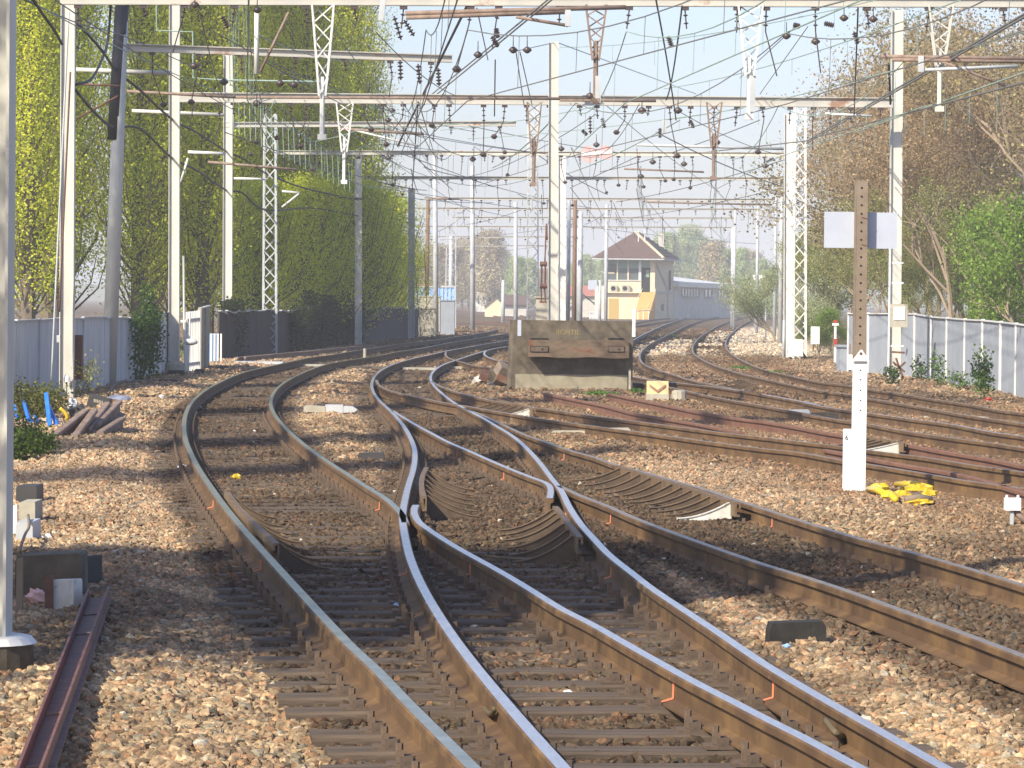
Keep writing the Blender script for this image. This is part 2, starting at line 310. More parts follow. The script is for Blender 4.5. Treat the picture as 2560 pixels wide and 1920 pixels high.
far_px = [([(1312, 790), (1240, 776), (1143, 764)], 'upper rusty rail on the far yard left of the buffer stop'),
          ([(1305, 800), (1230, 788), (1140, 775)], 'second rusty rail on the far yard left of the buffer stop'),
          ([(1300, 812), (1255, 806), (1180, 803)], 'lowest rusty rail on the far yard left of the buffer stop')]
for i, (pp, lb) in enumerate(far_px): rail('f%d' % i, pp, lb, m_webd, m_webd, it=1, step=3)
def XofY(key):
    w = RAILS[key]; o = np.argsort(w[:, 1]); return w[o, 1], w[o, 0]
RX = {k: XofY(k) for k in RAILS}
def rx(key, Y): return float(np.interp(Y, *RX[key]))
def in_range(key, Y): return RX[key][0][0]-.01 <= Y <= RX[key][0][-1]+.01
def tan_at(key, Y):
    return (rx(key, Y+.8)-rx(key, Y-.8))/1.6

# ------------------------------------------------------------------ ground height and colour
def vnoise(x, y, s, seed=0):
    x = np.asarray(x)/s+seed*17.3; y = np.asarray(y)/s+seed*9.1; xi = np.floor(x).astype(int); yi = np.floor(y).astype(int); fx = x-xi; fy = y-yi
    def h(a, b):
        n = (a*374761393+b*668265263+seed*1442695) & 0x7fffffff; n = (n ^ (n >> 13))*1274126177 & 0x7fffffff; return ((n ^ (n >> 16)) & 0xffff)/65535.0
    fx = fx*fx*(3-2*fx); fy = fy*fy*(3-2*fy)
    return (h(xi, yi)*(1-fx)+h(xi+1, yi)*fx)*(1-fy)+(h(xi, yi+1)*(1-fx)+h(xi+1, yi+1)*fx)*fy
def dist_rails(x, y, keys):
    d = np.full(np.shape(x), 99.0)
    for k in keys:
        Ys, Xs = RX[k]; xx = np.interp(y, Ys, Xs); sl = (np.interp(y+1, Ys, Xs)-np.interp(y-1, Ys, Xs))/2
        dd = np.abs(x-xx)/np.sqrt(1+sl*sl); dd = dd+np.maximum(0, Ys[0]-y)*1.0+np.maximum(0, y-Ys[-1])*1.0
        d = np.minimum(d, dd)
    return d
MAIN = ['A', 'A2', 'C', 'B', 'D', 'E', 'E2', 'F']; SIDE = ['e1', 'e2', 's1', 's1b', 's2', 'kK', 'kC', 'k5L', 'k5R', 'k6L', 'k6R', 'q5L', 'q5R', 'f0', 'f1', 'f2']
def sstep(a, b, t): t = np.clip((t-a)/(b-a), 0, 1); return t*t*(3-2*t)
def centre_d(x, y):   # distance to nearest main track centre
    d = np.full(np.shape(x), 99.0)
    for a, b in (('A', 'A2'), ('A', 'C'), ('B', 'D'), ('E', 'F'), ('E2', 'F'), ('k5L', 'k5R')):
        Ya, Xa = RX[a]; Yb, Xb = RX[b]; c = .5*(np.interp(y, Ya, Xa)+np.interp(y, Yb, Xb))
        ok = (y > max(Ya[0], Yb[0])-1) & (y < min(Ya[-1], Yb[-1])+1); d = np.minimum(d, np.where(ok, np.abs(x-c), 99))
    return d
def hground(x, y):
    dm = dist_rails(x, y, MAIN+['k5L', 'k5R']); ds = dist_rails(x, y, SIDE); cd = centre_d(x, y)
    mound = sstep(.45, 1.1, np.minimum(dm, ds))*sstep(.75, 1.25, cd)
    h = -.200+.030*(vnoise(x, y, 2.3, 11)-.65)-.022*sstep(27, 22, y)+.075*mound+.045*sstep(1.2, .6, ds)*sstep(.5, 1.0, dm)
    h = h+.040*sstep(1.3, .45, dist_rails(x, y, ['E2', 'F']))
    n = (vnoise(x, y, .9, 1)-.5)*.05+(vnoise(x, y, .35, 2)-.5)*.03+(vnoise(x, y, 3.5, 3)-.5)*.06
    h = h+n*(.25+.75*mound)
    h = h-.06*sstep(-1.5, -3.0, x-np.interp(y, [15, 60], [-1, -4]))*sstep(60, 20, y)
    h = h+.26*np.exp(-(((x+6.2)/.8)**2+((y-58)/1.3)**2))
    h = np.where(y > 150, np.minimum(h, -.16), h)
    return h
def cground(x, y):
    x = np.asarray(x, float); y = np.asarray(y, float); n1 = vnoise(x, y, 1.7, 5); n2 = vnoise(x, y, .5, 6); n3 = vnoise(x, y, 7, 7)
    tan = np.array([.315, .23, .13]); pink = np.array([.35, .25, .16]); dark = np.array([.06, .041, .026]); brown = np.array([.19, .12, .068]); pale = np.array([.52, .44, .33])
    w = np.clip(.3+.9*n3, 0, 1)[..., None]; c = tan*(1-w)+pink*w
    dm = dist_rails(x, y, MAIN+['k5L', 'k5R']); ds = dist_rails(x, y, SIDE); cd = centre_d(x, y)
    k = (sstep(1.15, .55, np.minimum(dm*2.2, cd))*(.72+.5*n1))[..., None]; k = np.clip(k, 0, .96); c = c*(1-k)+dark*k
    r = sstep(2.2, .8, ds)*(.55+.4*n1)*sstep(.3, .9, np.minimum(dm, 9)); r = np.clip(r, 0, .9)[..., None]; c = c*(1-r)+brown*r
    q = np.clip((.35*n1+.65*vnoise(x, y, 3.1, 9)-.40)*3.0, 0, .75)*(sstep(.1, .5, n2)); q = (q*sstep(-7, -2.5, x))[..., None]; c = c*(1-q)+dark*2.4*q
    # pale fresh ballast along the rightmost curve
    Ya, Xa = RX['k6R']; Yb, Xb = RX['k6L']; a = np.interp(y, Ya, Xa); b = np.interp(y, Yb, Xb)
    band = sstep(125, 140, y)*sstep(330, 260, y)
    p1 = band*np.maximum(sstep(2.9, 2.3, np.abs(x-(a+1.9)))*(x > a+.1), np.maximum(sstep(1.3, .9, np.abs(x-(b-1.3)))*(y < 185), (x > b+.2)*(x < a-.2)*sstep(.40, .50, n1)*(y < 240)))
    p1 = np.clip(p1, 0, .9)[..., None]; c = c*(1-p1)+pale*p1
    # grassy rough ground beyond the fences and far away
    soil = np.clip(sstep(3.2, 5.2, x-np.interp(y, Ya, Xa))*sstep(100, 120, y)+sstep(330, 420, y)*.8, 0, 1)[..., None]; c = c*(1-soil)+np.array([.22, .155, .09])*soil
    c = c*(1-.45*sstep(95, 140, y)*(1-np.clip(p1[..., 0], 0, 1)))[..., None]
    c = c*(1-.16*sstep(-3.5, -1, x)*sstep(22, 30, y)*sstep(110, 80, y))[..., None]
    g = np.clip(sstep(-9.6, -11, x)*(y < 160)+sstep(12, 14, x)*(y < 150), 0, 1)[..., None]; c = c*(1-g)+np.array([.10, .12, .05])*g
    return c
def hg(x, y): return float(hground(np.array([x]), np.array([y]))[0])

Ys = [-60, -30, -10, 0, 6, 10]; y = 12.0
while y < 3200: Ys.append(y); y *= 1.0062 if y < 400 else 1.03
us = np.concatenate([[-.40, -.34, -.30, -.26], np.linspace(-.22, .22, 230), [.26, .30, .34, .40]])
YY, UU = np.meshgrid(np.array(Ys), us, indexing='ij'); XX = UU*(np.maximum(YY, 0)+6+np.maximum(0, np.abs(UU)-.25)*900)
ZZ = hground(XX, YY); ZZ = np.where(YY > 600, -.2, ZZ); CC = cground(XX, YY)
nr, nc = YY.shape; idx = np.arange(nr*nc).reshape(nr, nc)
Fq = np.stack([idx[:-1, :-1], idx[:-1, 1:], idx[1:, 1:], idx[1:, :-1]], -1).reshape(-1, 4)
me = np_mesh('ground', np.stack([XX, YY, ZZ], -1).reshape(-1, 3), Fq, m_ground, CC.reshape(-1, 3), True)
go = bpy.data.objects.new('ground', me); COL.objects.link(go); tag(go, kind='structure')

# ------------------------------------------------------------------ ballast stones
ICO = []
for s in (-1, 1):
    for t in (-1, 1): ph = 1.618; ICO += [(0, s, t*ph), (s, t*ph, 0), (t*ph, 0, s)]
ICO = np.array(ICO); ICO /= np.linalg.norm(ICO[0])
def hullf(pts):
    import bmesh
    bm = bmesh.new(); [bm.verts.new(p) for p in pts]; bm.verts.ensure_lookup_table(); bmesh.ops.convex_hull(bm, input=bm.verts)
    bm.verts.index_update(); f = [[v.index for v in q.verts] for q in bm.faces]; bm.free(); return np.array([q for q in f if len(q) == 3])
FICO = hullf(ICO); OCT = np.array([(1, 0, 0), (-1, 0, 0), (0, 1, 0), (0, -1, 0), (0, 0, 1), (0, 0, -1)], float)
FOCT = np.array([(0, 2, 4), (2, 1, 4), (1, 3, 4), (3, 0, 4), (2, 0, 5), (1, 2, 5), (3, 1, 5), (0, 3, 5)])
VV = []; FF = []; CCs = []; base = 0
def scatter(y0, y1, dens, r0, r1, V0, F0):
    global base
    hw = .175; n = int(dens*((y1**2-y0**2)*hw+.8*(y1-y0)))
    yy = np.sqrt(rng.random(n)*(y1**2-y0**2)+y0**2); xx = (rng.random(n)*2-1)*(hw*yy+.4)
    d = dist_rails(xx, yy, MAIN+SIDE); cd = centre_d(xx, yy)
    keep = (d > .085) & ((cd > 1.15) | (rng.random(n) < np.where(yy < 24, .5, .7))) & (yy < 270); xx, yy, d = xx[keep], yy[keep], d[keep]; n = len(xx)
    r = r0+(r1-r0)*rng.random(n)**2; zz = hground(xx, yy)+r*.18
    sc = rng.uniform(.65, 1.25, (n, 3))*r[:, None]; sc[:, 2] *= .72
    jit = 1+rng.uniform(-.28, .28, (n, len(V0), 1)); v = V0[None]*jit*sc[:, None, :]
    a, b, c = rng.uniform(0, 6.28, n), rng.normal(0, .35, n), rng.normal(0, .35, n)
    ca, sa, cb, sb, cc, s3 = np.cos(a), np.sin(a), np.cos(b), np.sin(b), np.cos(c), np.sin(c)
    x, y_, z = v[..., 0], v[..., 1], v[..., 2]
    x, y_ = x*ca[:, None]-y_*sa[:, None], x*sa[:, None]+y_*ca[:, None]
    y_, z = y_*cb[:, None]-z*sb[:, None], y_*sb[:, None]+z*cb[:, None]
    x, z = x*cc[:, None]-z*s3[:, None], x*s3[:, None]+z*cc[:, None]
    v = np.stack([x+xx[:, None], y_+yy[:, None], z+zz[:, None]], -1)
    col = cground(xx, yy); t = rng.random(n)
    col = col*(rng.lognormal(0.02, .26, n)[:, None])
    tint = np.where(t[:, None] < .10, np.array([.80, .95, 1.12]), np.where(t[:, None] < .30, np.array([1.10, .92, .86]), np.array([1, 1, 1]))); col = col*tint
    wh = rng.random(n) < .002; col[wh] = np.array([.44, .40, .33])
    VV.append(v.reshape(-1, 3)); FF.append((F0[None]+(np.arange(n)*len(V0))[:, None, None]+base).reshape(-1, 3)); CCs.append(np.repeat(np.clip(col, 0, .8), len(V0), 0)); base += n*len(V0)
scatter(14.5, 26, 700, .020, .042, ICO, FICO)
scatter(26, 42, 330, .026, .046, OCT, FOCT)
scatter(42, 70, 130, .032, .055, OCT, FOCT)
scatter(70, 130, 24, .04, .075, OCT, FOCT)
scatter(130, 265, 5.5, .06, .12, OCT, FOCT)
me = np_mesh('ballast', np.concatenate(VV), np.concatenate(FF), m_stone, np.concatenate(CCs))
bo = bpy.data.objects.new('ballast', me); COL.objects.link(bo); tag(bo, 'broken tan, pink and oil-stained brown track ballast stones', 'ballast', kind='stuff')

# ------------------------------------------------------------------ sleepers
def chair_mesh():
    b = MB(); b.box((0, 0, .008), (.36, .15, .016)); 
    for sx in (-1, 1):
        b.box((sx*.10, 0, .03), (.055, .10, .035)); b.box((sx*.125, 0, .045), (.03, .06, .055)); b.tube([(sx*.128, 0, .05), (sx*.128, 0, .10)], .017, 6)
    o = b.build('rail_chair', m_plate); return o
chair0 = chair_mesh(); chair_me = chair0.data; bpy.data.objects.remove(chair0)
sl_n = 0
def sleeper(xa, xb, Yc, ang, rails, group, label, top=-HR-.018, chairs=True):
    global sl_n
    cx = (xa+xb)/2; L = xb-xa
    b = MB(); hw = .125+random.uniform(-.01, .01); n = 8
    prof = [(-hw, -.16), (hw, -.16), (hw, -.012), (hw-.012, 0), (-hw+.012, 0), (-hw, -.012)]
    for i in range(n+1):
        u = -L/2+L*i/n; w = random.uniform(-.006, .006); zz = random.uniform(-.006, .004)
        for p, q in prof: b.v.append((u, p+w, q+zz))
    for i in range(n):
        for k in range(6): b.f.append((i*6+k, (i+1)*6+k, (i+1)*6+(k+1) % 6, i*6+(k+1) % 6)); b.m.append(0)
    b.f.append(tuple(range(6))); b.m.append(0); b.f.append(tuple(n*6+k for k in range(6))[::-1]); b.m.append(0)
    o = b.build('sleeper', m_sleep); o.location = (cx, Yc, top); o.rotation_euler = (0, 0, ang); tag(o, label, 'sleeper', group)
    if chairs:
        for xr in rails:
            c = bpy.data.objects.new('rail_chair', chair_me); COL.objects.link(c); c.parent = o; c.location = ((xr-cx)/max(.6, math.cos(ang)), 0, 0)
    sl_n += 1; return o
def on_line(key, cx, Yc, ang):      # where the sleeper line meets a rail
    Yr = Yc
    for _ in range(4): Yr = Yc+math.tan(ang)*(rx(key, Yr)-cx)
    return rx(key, Yr)
Yc = 14.9; 
while Yc < 34:
    ks = [k for k in ('A', 'C' if Yc < 30.5 else 'A2', 'B', 'D') if in_range(k, Yc)]; xs = [rx(k, Yc) for k in ks]
    sl = -(tan_at('A', Yc)+tan_at('D', Yc))/2; ang = math.atan(sl)*.85; cx = (min(xs)+max(xs))/2
    xs = [on_line(k, cx, Yc, ang) for k in ks]
    sleeper(min(xs)-.42+random.uniform(-.05, .05), max(xs)+.42+random.uniform(-.05, .05), Yc, ang, xs, 'long oily sleepers under the two nearest tracks', 'long dark oily timber crossing sleeper under the nearest rails')
    Yc += .60 if not 16.6 < Yc < 17.1 else .95
for ka, kb, y0, y1, grp, lab, top in (('A', 'A2', 34.4, 118, 'sleepers of the leftmost track', 'dark timber sleeper of the leftmost curving track', -HR-.018),
      ('B', 'D', 34.4, 105, 'sleepers of the centre track', 'timber sleeper of the centre track left of the buffer stop', -HR-.018),
      ('E2', 'F', 24.5, 34, 'sleepers of the right diverging track', 'timber sleeper half buried under the right diverging track', -HR-.035),
      ('k5L', 'k5R', 112, 235, 'sleepers of the curve by the signal box', 'dark timber sleeper of the curve beside the signal box', -HR-.01)):
    Yc = y0
    while Yc < y1:
        step = .62 if Yc < 60 else (.9 if Yc < 110 else 1.6)
        if in_range(ka, Yc) and in_range(kb, Yc):
            ks = [ka, kb]
            if ka == 'B' and 34 < Yc < 52: ks = ['B', 'D', 'E', 'F']
            ks = [k for k in ks if in_range(k, Yc)]; xs = [rx(k, Yc) for k in ks]; cx = (min(xs)+max(xs))/2; sl = -(tan_at(ka, Yc)+tan_at(kb, Yc))/2
            ang = max(-.6, min(.6, math.atan(sl))); xs = [on_line(k, cx, Yc, ang) for k in ks]
            if max(xs)-min(xs) < 5.5: sleeper(min(xs)-.5, max(xs)+.5, Yc, ang, xs if Yc < 60 else [], grp, lab, top, Yc < 60)
        Yc += step

# ------------------------------------------------------------------ orange paint marks and bond cables on rails
def rail_side_mark(o, key, px, py):
    p = G(px, py, 0); Yq = p.y; xq = rx(key, Yq); s = tan_at(key, Yq); L = math.hypot(1, s); ax = Vector((-1/L, s/L, 0)); al = Vector((s/L, 1/L, 0))
    if ax.x > 0: ax = -ax
    b = MB(); c = Vector((xq, Yq, 0)); w = .005
    b.add([c+ax*.0375-al*w+Vector((0, 0, -.012)), c+ax*.0375+al*w+Vector((0, 0, -.012)), c+ax*.0375+al*w+Vector((0, 0, -.036)), c+ax*.0375-al*w+Vector((0, 0, -.036))], [(0, 1, 2, 3)])
    b.bar(c+ax*.016+Vector((0, 0, -.05)), c+ax*.018+Vector((0, 0, -HR+.035)), .009, .006, up=al)
    b.bar(c+ax*.018+Vector((0, 0, -HR+.036)), c+ax*.075+Vector((0, 0, -HR+.02)), .008, .008)
    b.build('paint_mark', m_orange, o)
for o, key, pts in ((rC, 'C', [(1678, 1680), (1166, 1390)]), (rD, 'D', [(1530, 1396), (1925, 1678), (1412, 1260)]), (rF, 'F', [(1929, 1280), (1412, 1122)]), (rE2, 'E2', [(1520, 1270)]), (rE, 'E', [(1134, 1116), (1252, 1167)]), (rA, 'A', [(648, 1378), (530, 1232)]), (rA2, 'A2', [(925, 1238)]), (rB, 'B', [(1024, 1388)])):
    for px, py in pts: rail_side_mark(o, key, px, py)

def cable(name, pts, r, mt, label, cat='cable', n=6, it=4):
    q = [Vector(tuple(p)) for p in catmull([tuple(p) for p in pts], 6)]
    o = MB().tube(q, r, n).build(name, mt, smooth=True); recenter(o, tuple(q[0])); return tag(o, label, cat)
m_hose = mat('old_rubber_cable', (.12, .09, .05), rough=.7)
def gz(px, py, dz=0.0, z=-.17):
    for _ in range(5): p = G(px, py, z); z = .5*z+.5*hg(p.x, p.y)
    return Vector((p.x, p.y, hg(p.x, p.y)+dz))
cable('bond_cable', [gz(1300, 1404, .05), gz(1210, 1400, .03), gz(1330, 1408, .03), gz(1430, 1398, .04), G(1490, 1385, -.12), G(1500, 1370, -.09)][1:], .014, m_hose, 'black rubber cable looping from under the middle rail near the curved ribs')
cable('bond_cable', [gz(1085, 1782, .05), gz(1150, 1795, .05), gz(1200, 1792, .06), G(1226, 1785, -.1), G(1238, 1770, -.05)], .014, m_hose, 'short tan cable lying between the two lowest left rails')
cable('bond_cable', [G(2064, 1800, -.05), G(2090, 1832, -.08), G(2112, 1845, -.12), G(2095, 1862, -.14), G(2055, 1858, -.14)], .016, m_hose, 'bent rubber cable clipped to the rail web at lower right')
cable('bond_cable', [gz(850, 1385, .03), gz(920, 1388, .03), gz(985, 1386, .04)], .012, m_cable, 'thin black cable lying across the leftmost track below the crossing')
cable('bond_cable', [gz(1165, 1207, .03), gz(1210, 1200, .03), gz(1270, 1195, .03), gz(1310, 1188, .05)], .014, m_hose, 'cable lying between the two crossings beside the short check rail')
cable('hose', [gz(268, 996, .02), gz(290, 980, .15), gz(330, 965, .1), gz(370, 958, .06), gz(430, 957, .05), gz(470, 955, .03)], .022, m_cable, 'black hose lying along the foot of the left fence', 'hose')

# ------------------------------------------------------------------ check rails on ribbed brackets
m_check = mat('brown_check_rail', (.12, .078, .045), (.20, .13, .07), 6, .6, bump=.3)
m_ribshade = mat('shade_toned_rib', (.07, .048, .03), (.12, .08, .05), 6, .7, bump=.3)  # rib sides toned darker, shading put into the colour
def check_rail(px, side, nrib, reach, label, key=None, off=.11, white_end=False, zt=.045, mt=None, topw=.05):
    pts = [G(x, y, zt) for x, y in px]; mt = mt or m_check
    t = empty('check_rail', tuple(pts[0]+Vector((0, 0, -HR-zt))), label, 'check rail')
    b = MB(); prof = [(-topw/2, 0), (topw/2, 0), (topw/2, -.055), (topw/2-.02, -.055), (topw/2-.02, -.018), (-topw/2+.014, -.018), (-topw/2+.014, -.11), (topw/2-.01, -.11), (topw/2-.01, -.13), (-topw/2, -.13)]
    q = [Vector(tuple(p)) for p in catmull([tuple(p) for p in pts], 8)]; n = len(prof); tang = []
    for i, p in enumerate(q):
        d = (q[min(i+1, len(q)-1)]-q[max(i-1, 0)]).normalized(); a = Vector((d.y, -d.x, 0)); a = a if a.x*(-side) > 0 else -a; tang.append((d, a))
        for u, z in prof: b.v.append(tuple(p+a*u+Vector((0, 0, z))))
    for i in range(len(q)-1):
        for k in range(n): b.f.append((i*n+k, i*n+(k+1) % n, (i+1)*n+(k+1) % n, (i+1)*n+k)); b.m.append(0)
    b.f.append(tuple(range(n))); b.m.append(0); b.f.append(tuple((len(q)-1)*n+k for k in range(n))[::-1]); b.m.append(0)
    b.build('guard_bar', mt, t)
    nearend = len(q)-1 if q[-1].y < q[0].y else 0
    for j in range(nrib):
        f = (j+.5)/nrib*(len(q)-1); i = int(f); p = q[i].lerp(q[min(i+1, len(q)-1)], f-i); d, a = tang[i]; out = a*(-1)
        g = hg(p.x+out.x*reach, p.y+out.y*reach)-p.z+.03
        poly = [(topw*.3, -.02), (topw*.3+.02, -.02)]; m_ = 7
        for k in range(m_+1): u = k/m_; poly.append((topw*.3+.03+(reach-.03)*u, -.02+(g+.02)*(1-(1-u)**1.9)))
        poly += [(reach, g-.06), (topw*.3, g-.06)]
        e = MB(); e.prism(poly, p-d*.014, out, Vector((0, 0, 1)), d, .020)
        hwid = .04; pa = p+out*(reach*.55)+Vector((0, 0, g-.012)); e.bar(pa-d*hwid, pa+d*hwid, .10, .02)
        wh = white_end and ((j == nrib-1) == (nearend != 0)) and (j in (0, nrib-1))
        dn_ = Vector((0, 0, .004)); cur = [p+out*x_+Vector((0, 0, z_)) for x_, z_ in poly[1:10]]
        for c0_, c1_ in zip(cur[:-1], cur[1:]): e.bar(c0_+dn_, c1_+dn_, .034, .008, mi=1)  # added lighter strip along each rib top, a painted highlight
        e.build('rib_bracket', m_whited if wh else [m_ribshade, mt], t)
    return t
check_rail([(566, 1228), (598, 1268), (640, 1310), (690, 1358)], 1, 7, .42, 'long brown check rail with curved ribs just right of the leftmost rail')
check_rail([(1066, 1168), (1056, 1190), (1054, 1215), (1060, 1242)], 1, 6, .50, 'short curved check rail with thin ribs above the nearest crossing')
check_rail([(1388, 1265), (1404, 1284), (1426, 1312), (1450, 1342)], -1, 6, .48, 'check rail with thick wavy ribs on its left below the farther crossing')
check_rail([(1545, 1163), (1620, 1187), (1700, 1211), (1770, 1234), (1846, 1256)], -1, 12, .50, 'longest check rail with parallel slanting ribs and a white painted near end', white_end=True, zt=.03)
check_rail([(1245, 998), (1290, 1009), (1335, 1022)], -1, 6, .8, 'short check rail with a white end in front of the buffer stop', white_end=True, zt=.02)
check_rail([(2170, 1092), (2210, 1098), (2262, 1106)], -1, 5, 1.0, 'rusty check rail with two white ribs right of the white post', white_end=True, zt=.03)
check_rail([(1845, 947), (1870, 953), (1890, 959)], -1, 6, .9, 'dark ribbed check rail on the track behind the chevron board', zt=.02)

# ------------------------------------------------------------------ buffer stop
Yb = 79.5; mp = MP(Yb)
def BP(px, py, dy=0): return P(px, py, Yb+dy)
t = empty('buffer_stop', (BP(1424, 978).x, Yb, -.22), 'massive weathered concrete buffer stop with a rotten timber beam across its front', 'buffer stop')
b = MB()
xl, xr, zt_, zb = BP(1275, 800).x, BP(1583, 800).x, BP(1430, 802).z, -.3
xlb = BP(1265, 975).x
# rounded left cheek, tapered body
poly = [(xlb, zb), (xr, zb), (xr, zt_), (xl, zt_)]
rings = []
def ringf(z, f):
    x0 = xlb+(xl-xlb)*f; return [(x0, Yb+.9), (x0, Yb+.28), (x0+.03, Yb+.06), (x0+.09, Yb+.0), (xr, Yb+.0), (xr, Yb+.9)]
N = 9
for i in range(N): f = i/(N-1); z = zb+(zt_-zb)*f; b.v += [(x, y_, z+(0 if i < N-1 else random.uniform(-.01, .01))) for x, y_ in ringf(z, f)]
for i in range(N-1):
    for k in range(6): b.f.append((i*6+k, i*6+(k+1) % 6, (i+1)*6+(k+1) % 6, (i+1)*6+k)); b.m.append(0)
b.f.append(tuple((N-1)*6+k for k in range(6))); b.m.append(0)
b.build('concrete_block', m_conc, t)
b = MB(); b.box(((BP(1292, 900).x+BP(1566, 900).x)/2, Yb-.03, (BP(0, 922).z+zb)/2), (BP(1572, 900).x-BP(1292, 900).x, .06, BP(0, 922).z-zb)); 
b.build('plinth', mat('grey_plinth', (.25, .22, .16), (.33, .30, .22), 4, .9, bump=.6, detail=10), t)
b = MB(); n = 14; x0, x1 = BP(1321, 870).x, BP(1571, 870).x; zt2, zb2 = BP(1440, 851).z, BP(1440, 893).z
for i in range(n+1):
    x = x0+(x1-x0)*i/n; w1 = random.uniform(-.012, .012); w2 = math.sin(i*.9)*.014
    for y_, z in ((Yb-.52, zb2+w2), (Yb-.52, zt2+w1), (Yb+.0, zt2+w1), (Yb+.0, zb2+w2)): b.v.append((x, y_, z))
for i in range(n):
    for k in range(4): b.f.append((i*4+k, i*4+(k+1) % 4, (i+1)*4+(k+1) % 4, (i+1)*4+k)); b.m.append(0)
b.f.append((0, 1, 2, 3)); b.m.append(0); b.f.append(tuple(n*4+k for k in (3, 2, 1, 0))); b.m.append(0)
bm_ = b.build('buffer_beam', m_timber, t)
for xa, xb in ((1325, 1371), (1518, 1560)):
    b = MB(); c0, c1 = BP(xa, 864), BP(xb, 880); cx = (c0.x+c1.x)/2; cz = (c0.z+c1.z)/2; w, h = c1.x-c0.x, c0.z-c1.z
    b.box((cx, Yb-.525, cz), (w, .02, h), mi=1); b.box((cx, Yb-.54, cz), (w-.03, .03, h-.03)); b.tube([(cx+w*.15, Yb-.57, cz), (cx+w*.15, Yb-.55, cz)], .022, 8, mi=1)
    b.build('buffer_plate', [m_plate, m_black], bm_)
    b = MB(); b.box((cx, Yb-.012, BP(xa, 846).z), (w*.95, .03, .018)); b.build('slot', m_black, t)
b = MB(); a, c = BP(1294, 800), BP(1303, 840); b.box(((a.x+c.x)/2, Yb-.004, (a.z+c.z)/2), (c.x-a.x, .012, a.z-c.z)); b.build('white_stripe', m_panel, t)
b = MB(); a, c = BP(1582, 772), BP(1587, 842); b.box(((a.x+c.x)/2, Yb+.02, (a.z+c.z)/2), (c.x-a.x+.02, .06, a.z-c.z)); b.build('white_batten', m_white, t)
b = MB(); a, c = BP(1570, 922), BP(1577, 985); b.box(((a.x+c.x)/2, Yb-.2, (a.z+c.z)/2), (.05, .05, a.z-c.z)); b.build('steel_angle', m_concl, t)
m_gold = mat('faint_yellow_paint', (.26, .20, .08), rough=.9)
def text(s, name, size, loc, rx_=math.pi/2, rz=0, mt=None, parent=None, ext=.002):
    cu = bpy.data.curves.new(name, 'FONT'); cu.body = s; cu.size = size; cu.extrude = ext; cu.resolution_u = 2
    o = bpy.data.objects.new(name, cu); COL.objects.link(o); bpy.context.view_layer.update()
    me = bpy.data.meshes.new_from_object(o); bpy.data.objects.remove(o); o = bpy.data.objects.new(name, me); COL.objects.link(o)
    me.materials.clear(); me.materials.append(mt); o.rotation_euler = (rx_, 0, rz); o.location = Vector(loc)-(parent.location if parent else Vector((0, 0, 0))); o.parent = parent; return o
p = BP(1390, 836); text('IIGHTIL', 'lettering', .16, (p.x, Yb-.004, p.z), mt=m_gold, parent=t, ext=.001)

# rubble heap left of the stop
t = empty('rubble_heap', tuple(gz(1235, 960)), 'heap of broken brown and white scrap blocks at the left foot of the buffer stop', 'rubble')
for (px, py, sx, sz, mt) in ((1262, 928, .42, .32, m_brown), (1240, 935, .3, .3, m_conc), (1212, 938, .22, .2, m_rustd), (1198, 950, .3, .16, m_whited), (1232, 966, .34, .16, m_galb), (1252, 952, .3, .2, m_timber)):
    p = P(px, py, 82+random.uniform(-1, 1)); b = MB(); b.box(tuple(p), (sx*.9, .35, sz*.8), random.uniform(-.6, .6), tilt=(random.uniform(-.5, .5), random.uniform(-.6, .6))); b.build('broken_piece', mt, t)

# ------------------------------------------------------------------ chevron board and stubs
p0 = gz(1643, 1000, z=-.18); Yv = p0.y; t = empty('chevron_board', tuple(p0), 'small cream board with a brown downward chevron on a low concrete block', 'marker board')
w = 56*MP(Yv); b = MB(); b.box((p0.x, Yv, p0.z+.05), (w, .3, .14)); b.build('concrete_base', m_concl, t)
zt3 = P(1643, 952, Yv).z; zb3 = P(1643, 989, Yv).z; m_cb = mat('cream_board', (.72, .52, .27), rough=.6)
b = MB(); b.box((p0.x, Yv-.1, (zt3+zb3)/2), (w*.97, .03, zt3-zb3), tilt=(-.12, 0)); b.build('board', m_cb, t)
b = MB(); cz = (zt3+zb3)/2; h = (zt3-zb3)
b.prism([(-.36*w, .28*h), (-.36*w, .12*h), (0, -.30*h), (.36*w, .12*h), (.36*w, .28*h), (0, -.10*h)], Vector((p0.x, Yv-.125, cz)), Vector((1, 0, 0)), Vector((0, .12, 1)).normalized(), Vector((0, -1, 0)), .012); b.build('chevron', mat('brown_chevron', (.30, .16, .11)), t)
for px, py, w_, h_, mt, lb in ((1697, 1000, .28, .2, m_concl, 'small pale concrete stub beside the chevron board'), (842, 922, .09, .21, m_white, 'small white stub between the two left tracks'), (912, 903, .1, .42, m_concl, 'slim cream marker stake between the left tracks'), (1316+0, 1092, .0, 0, None, '')):
    if mt is None: continue
    p = gz(px, py, z=-.15); b = MB(); b.tube([tuple(p), tuple(p+Vector((0, 0, h_*.9))), tuple(p+Vector((0, 0, h_)))], [w_/2*1.1, w_/2, w_/3], 10); o = b.build('marker_stub', mt); recenter(o, tuple(p)); tag(o, lb, 'marker')

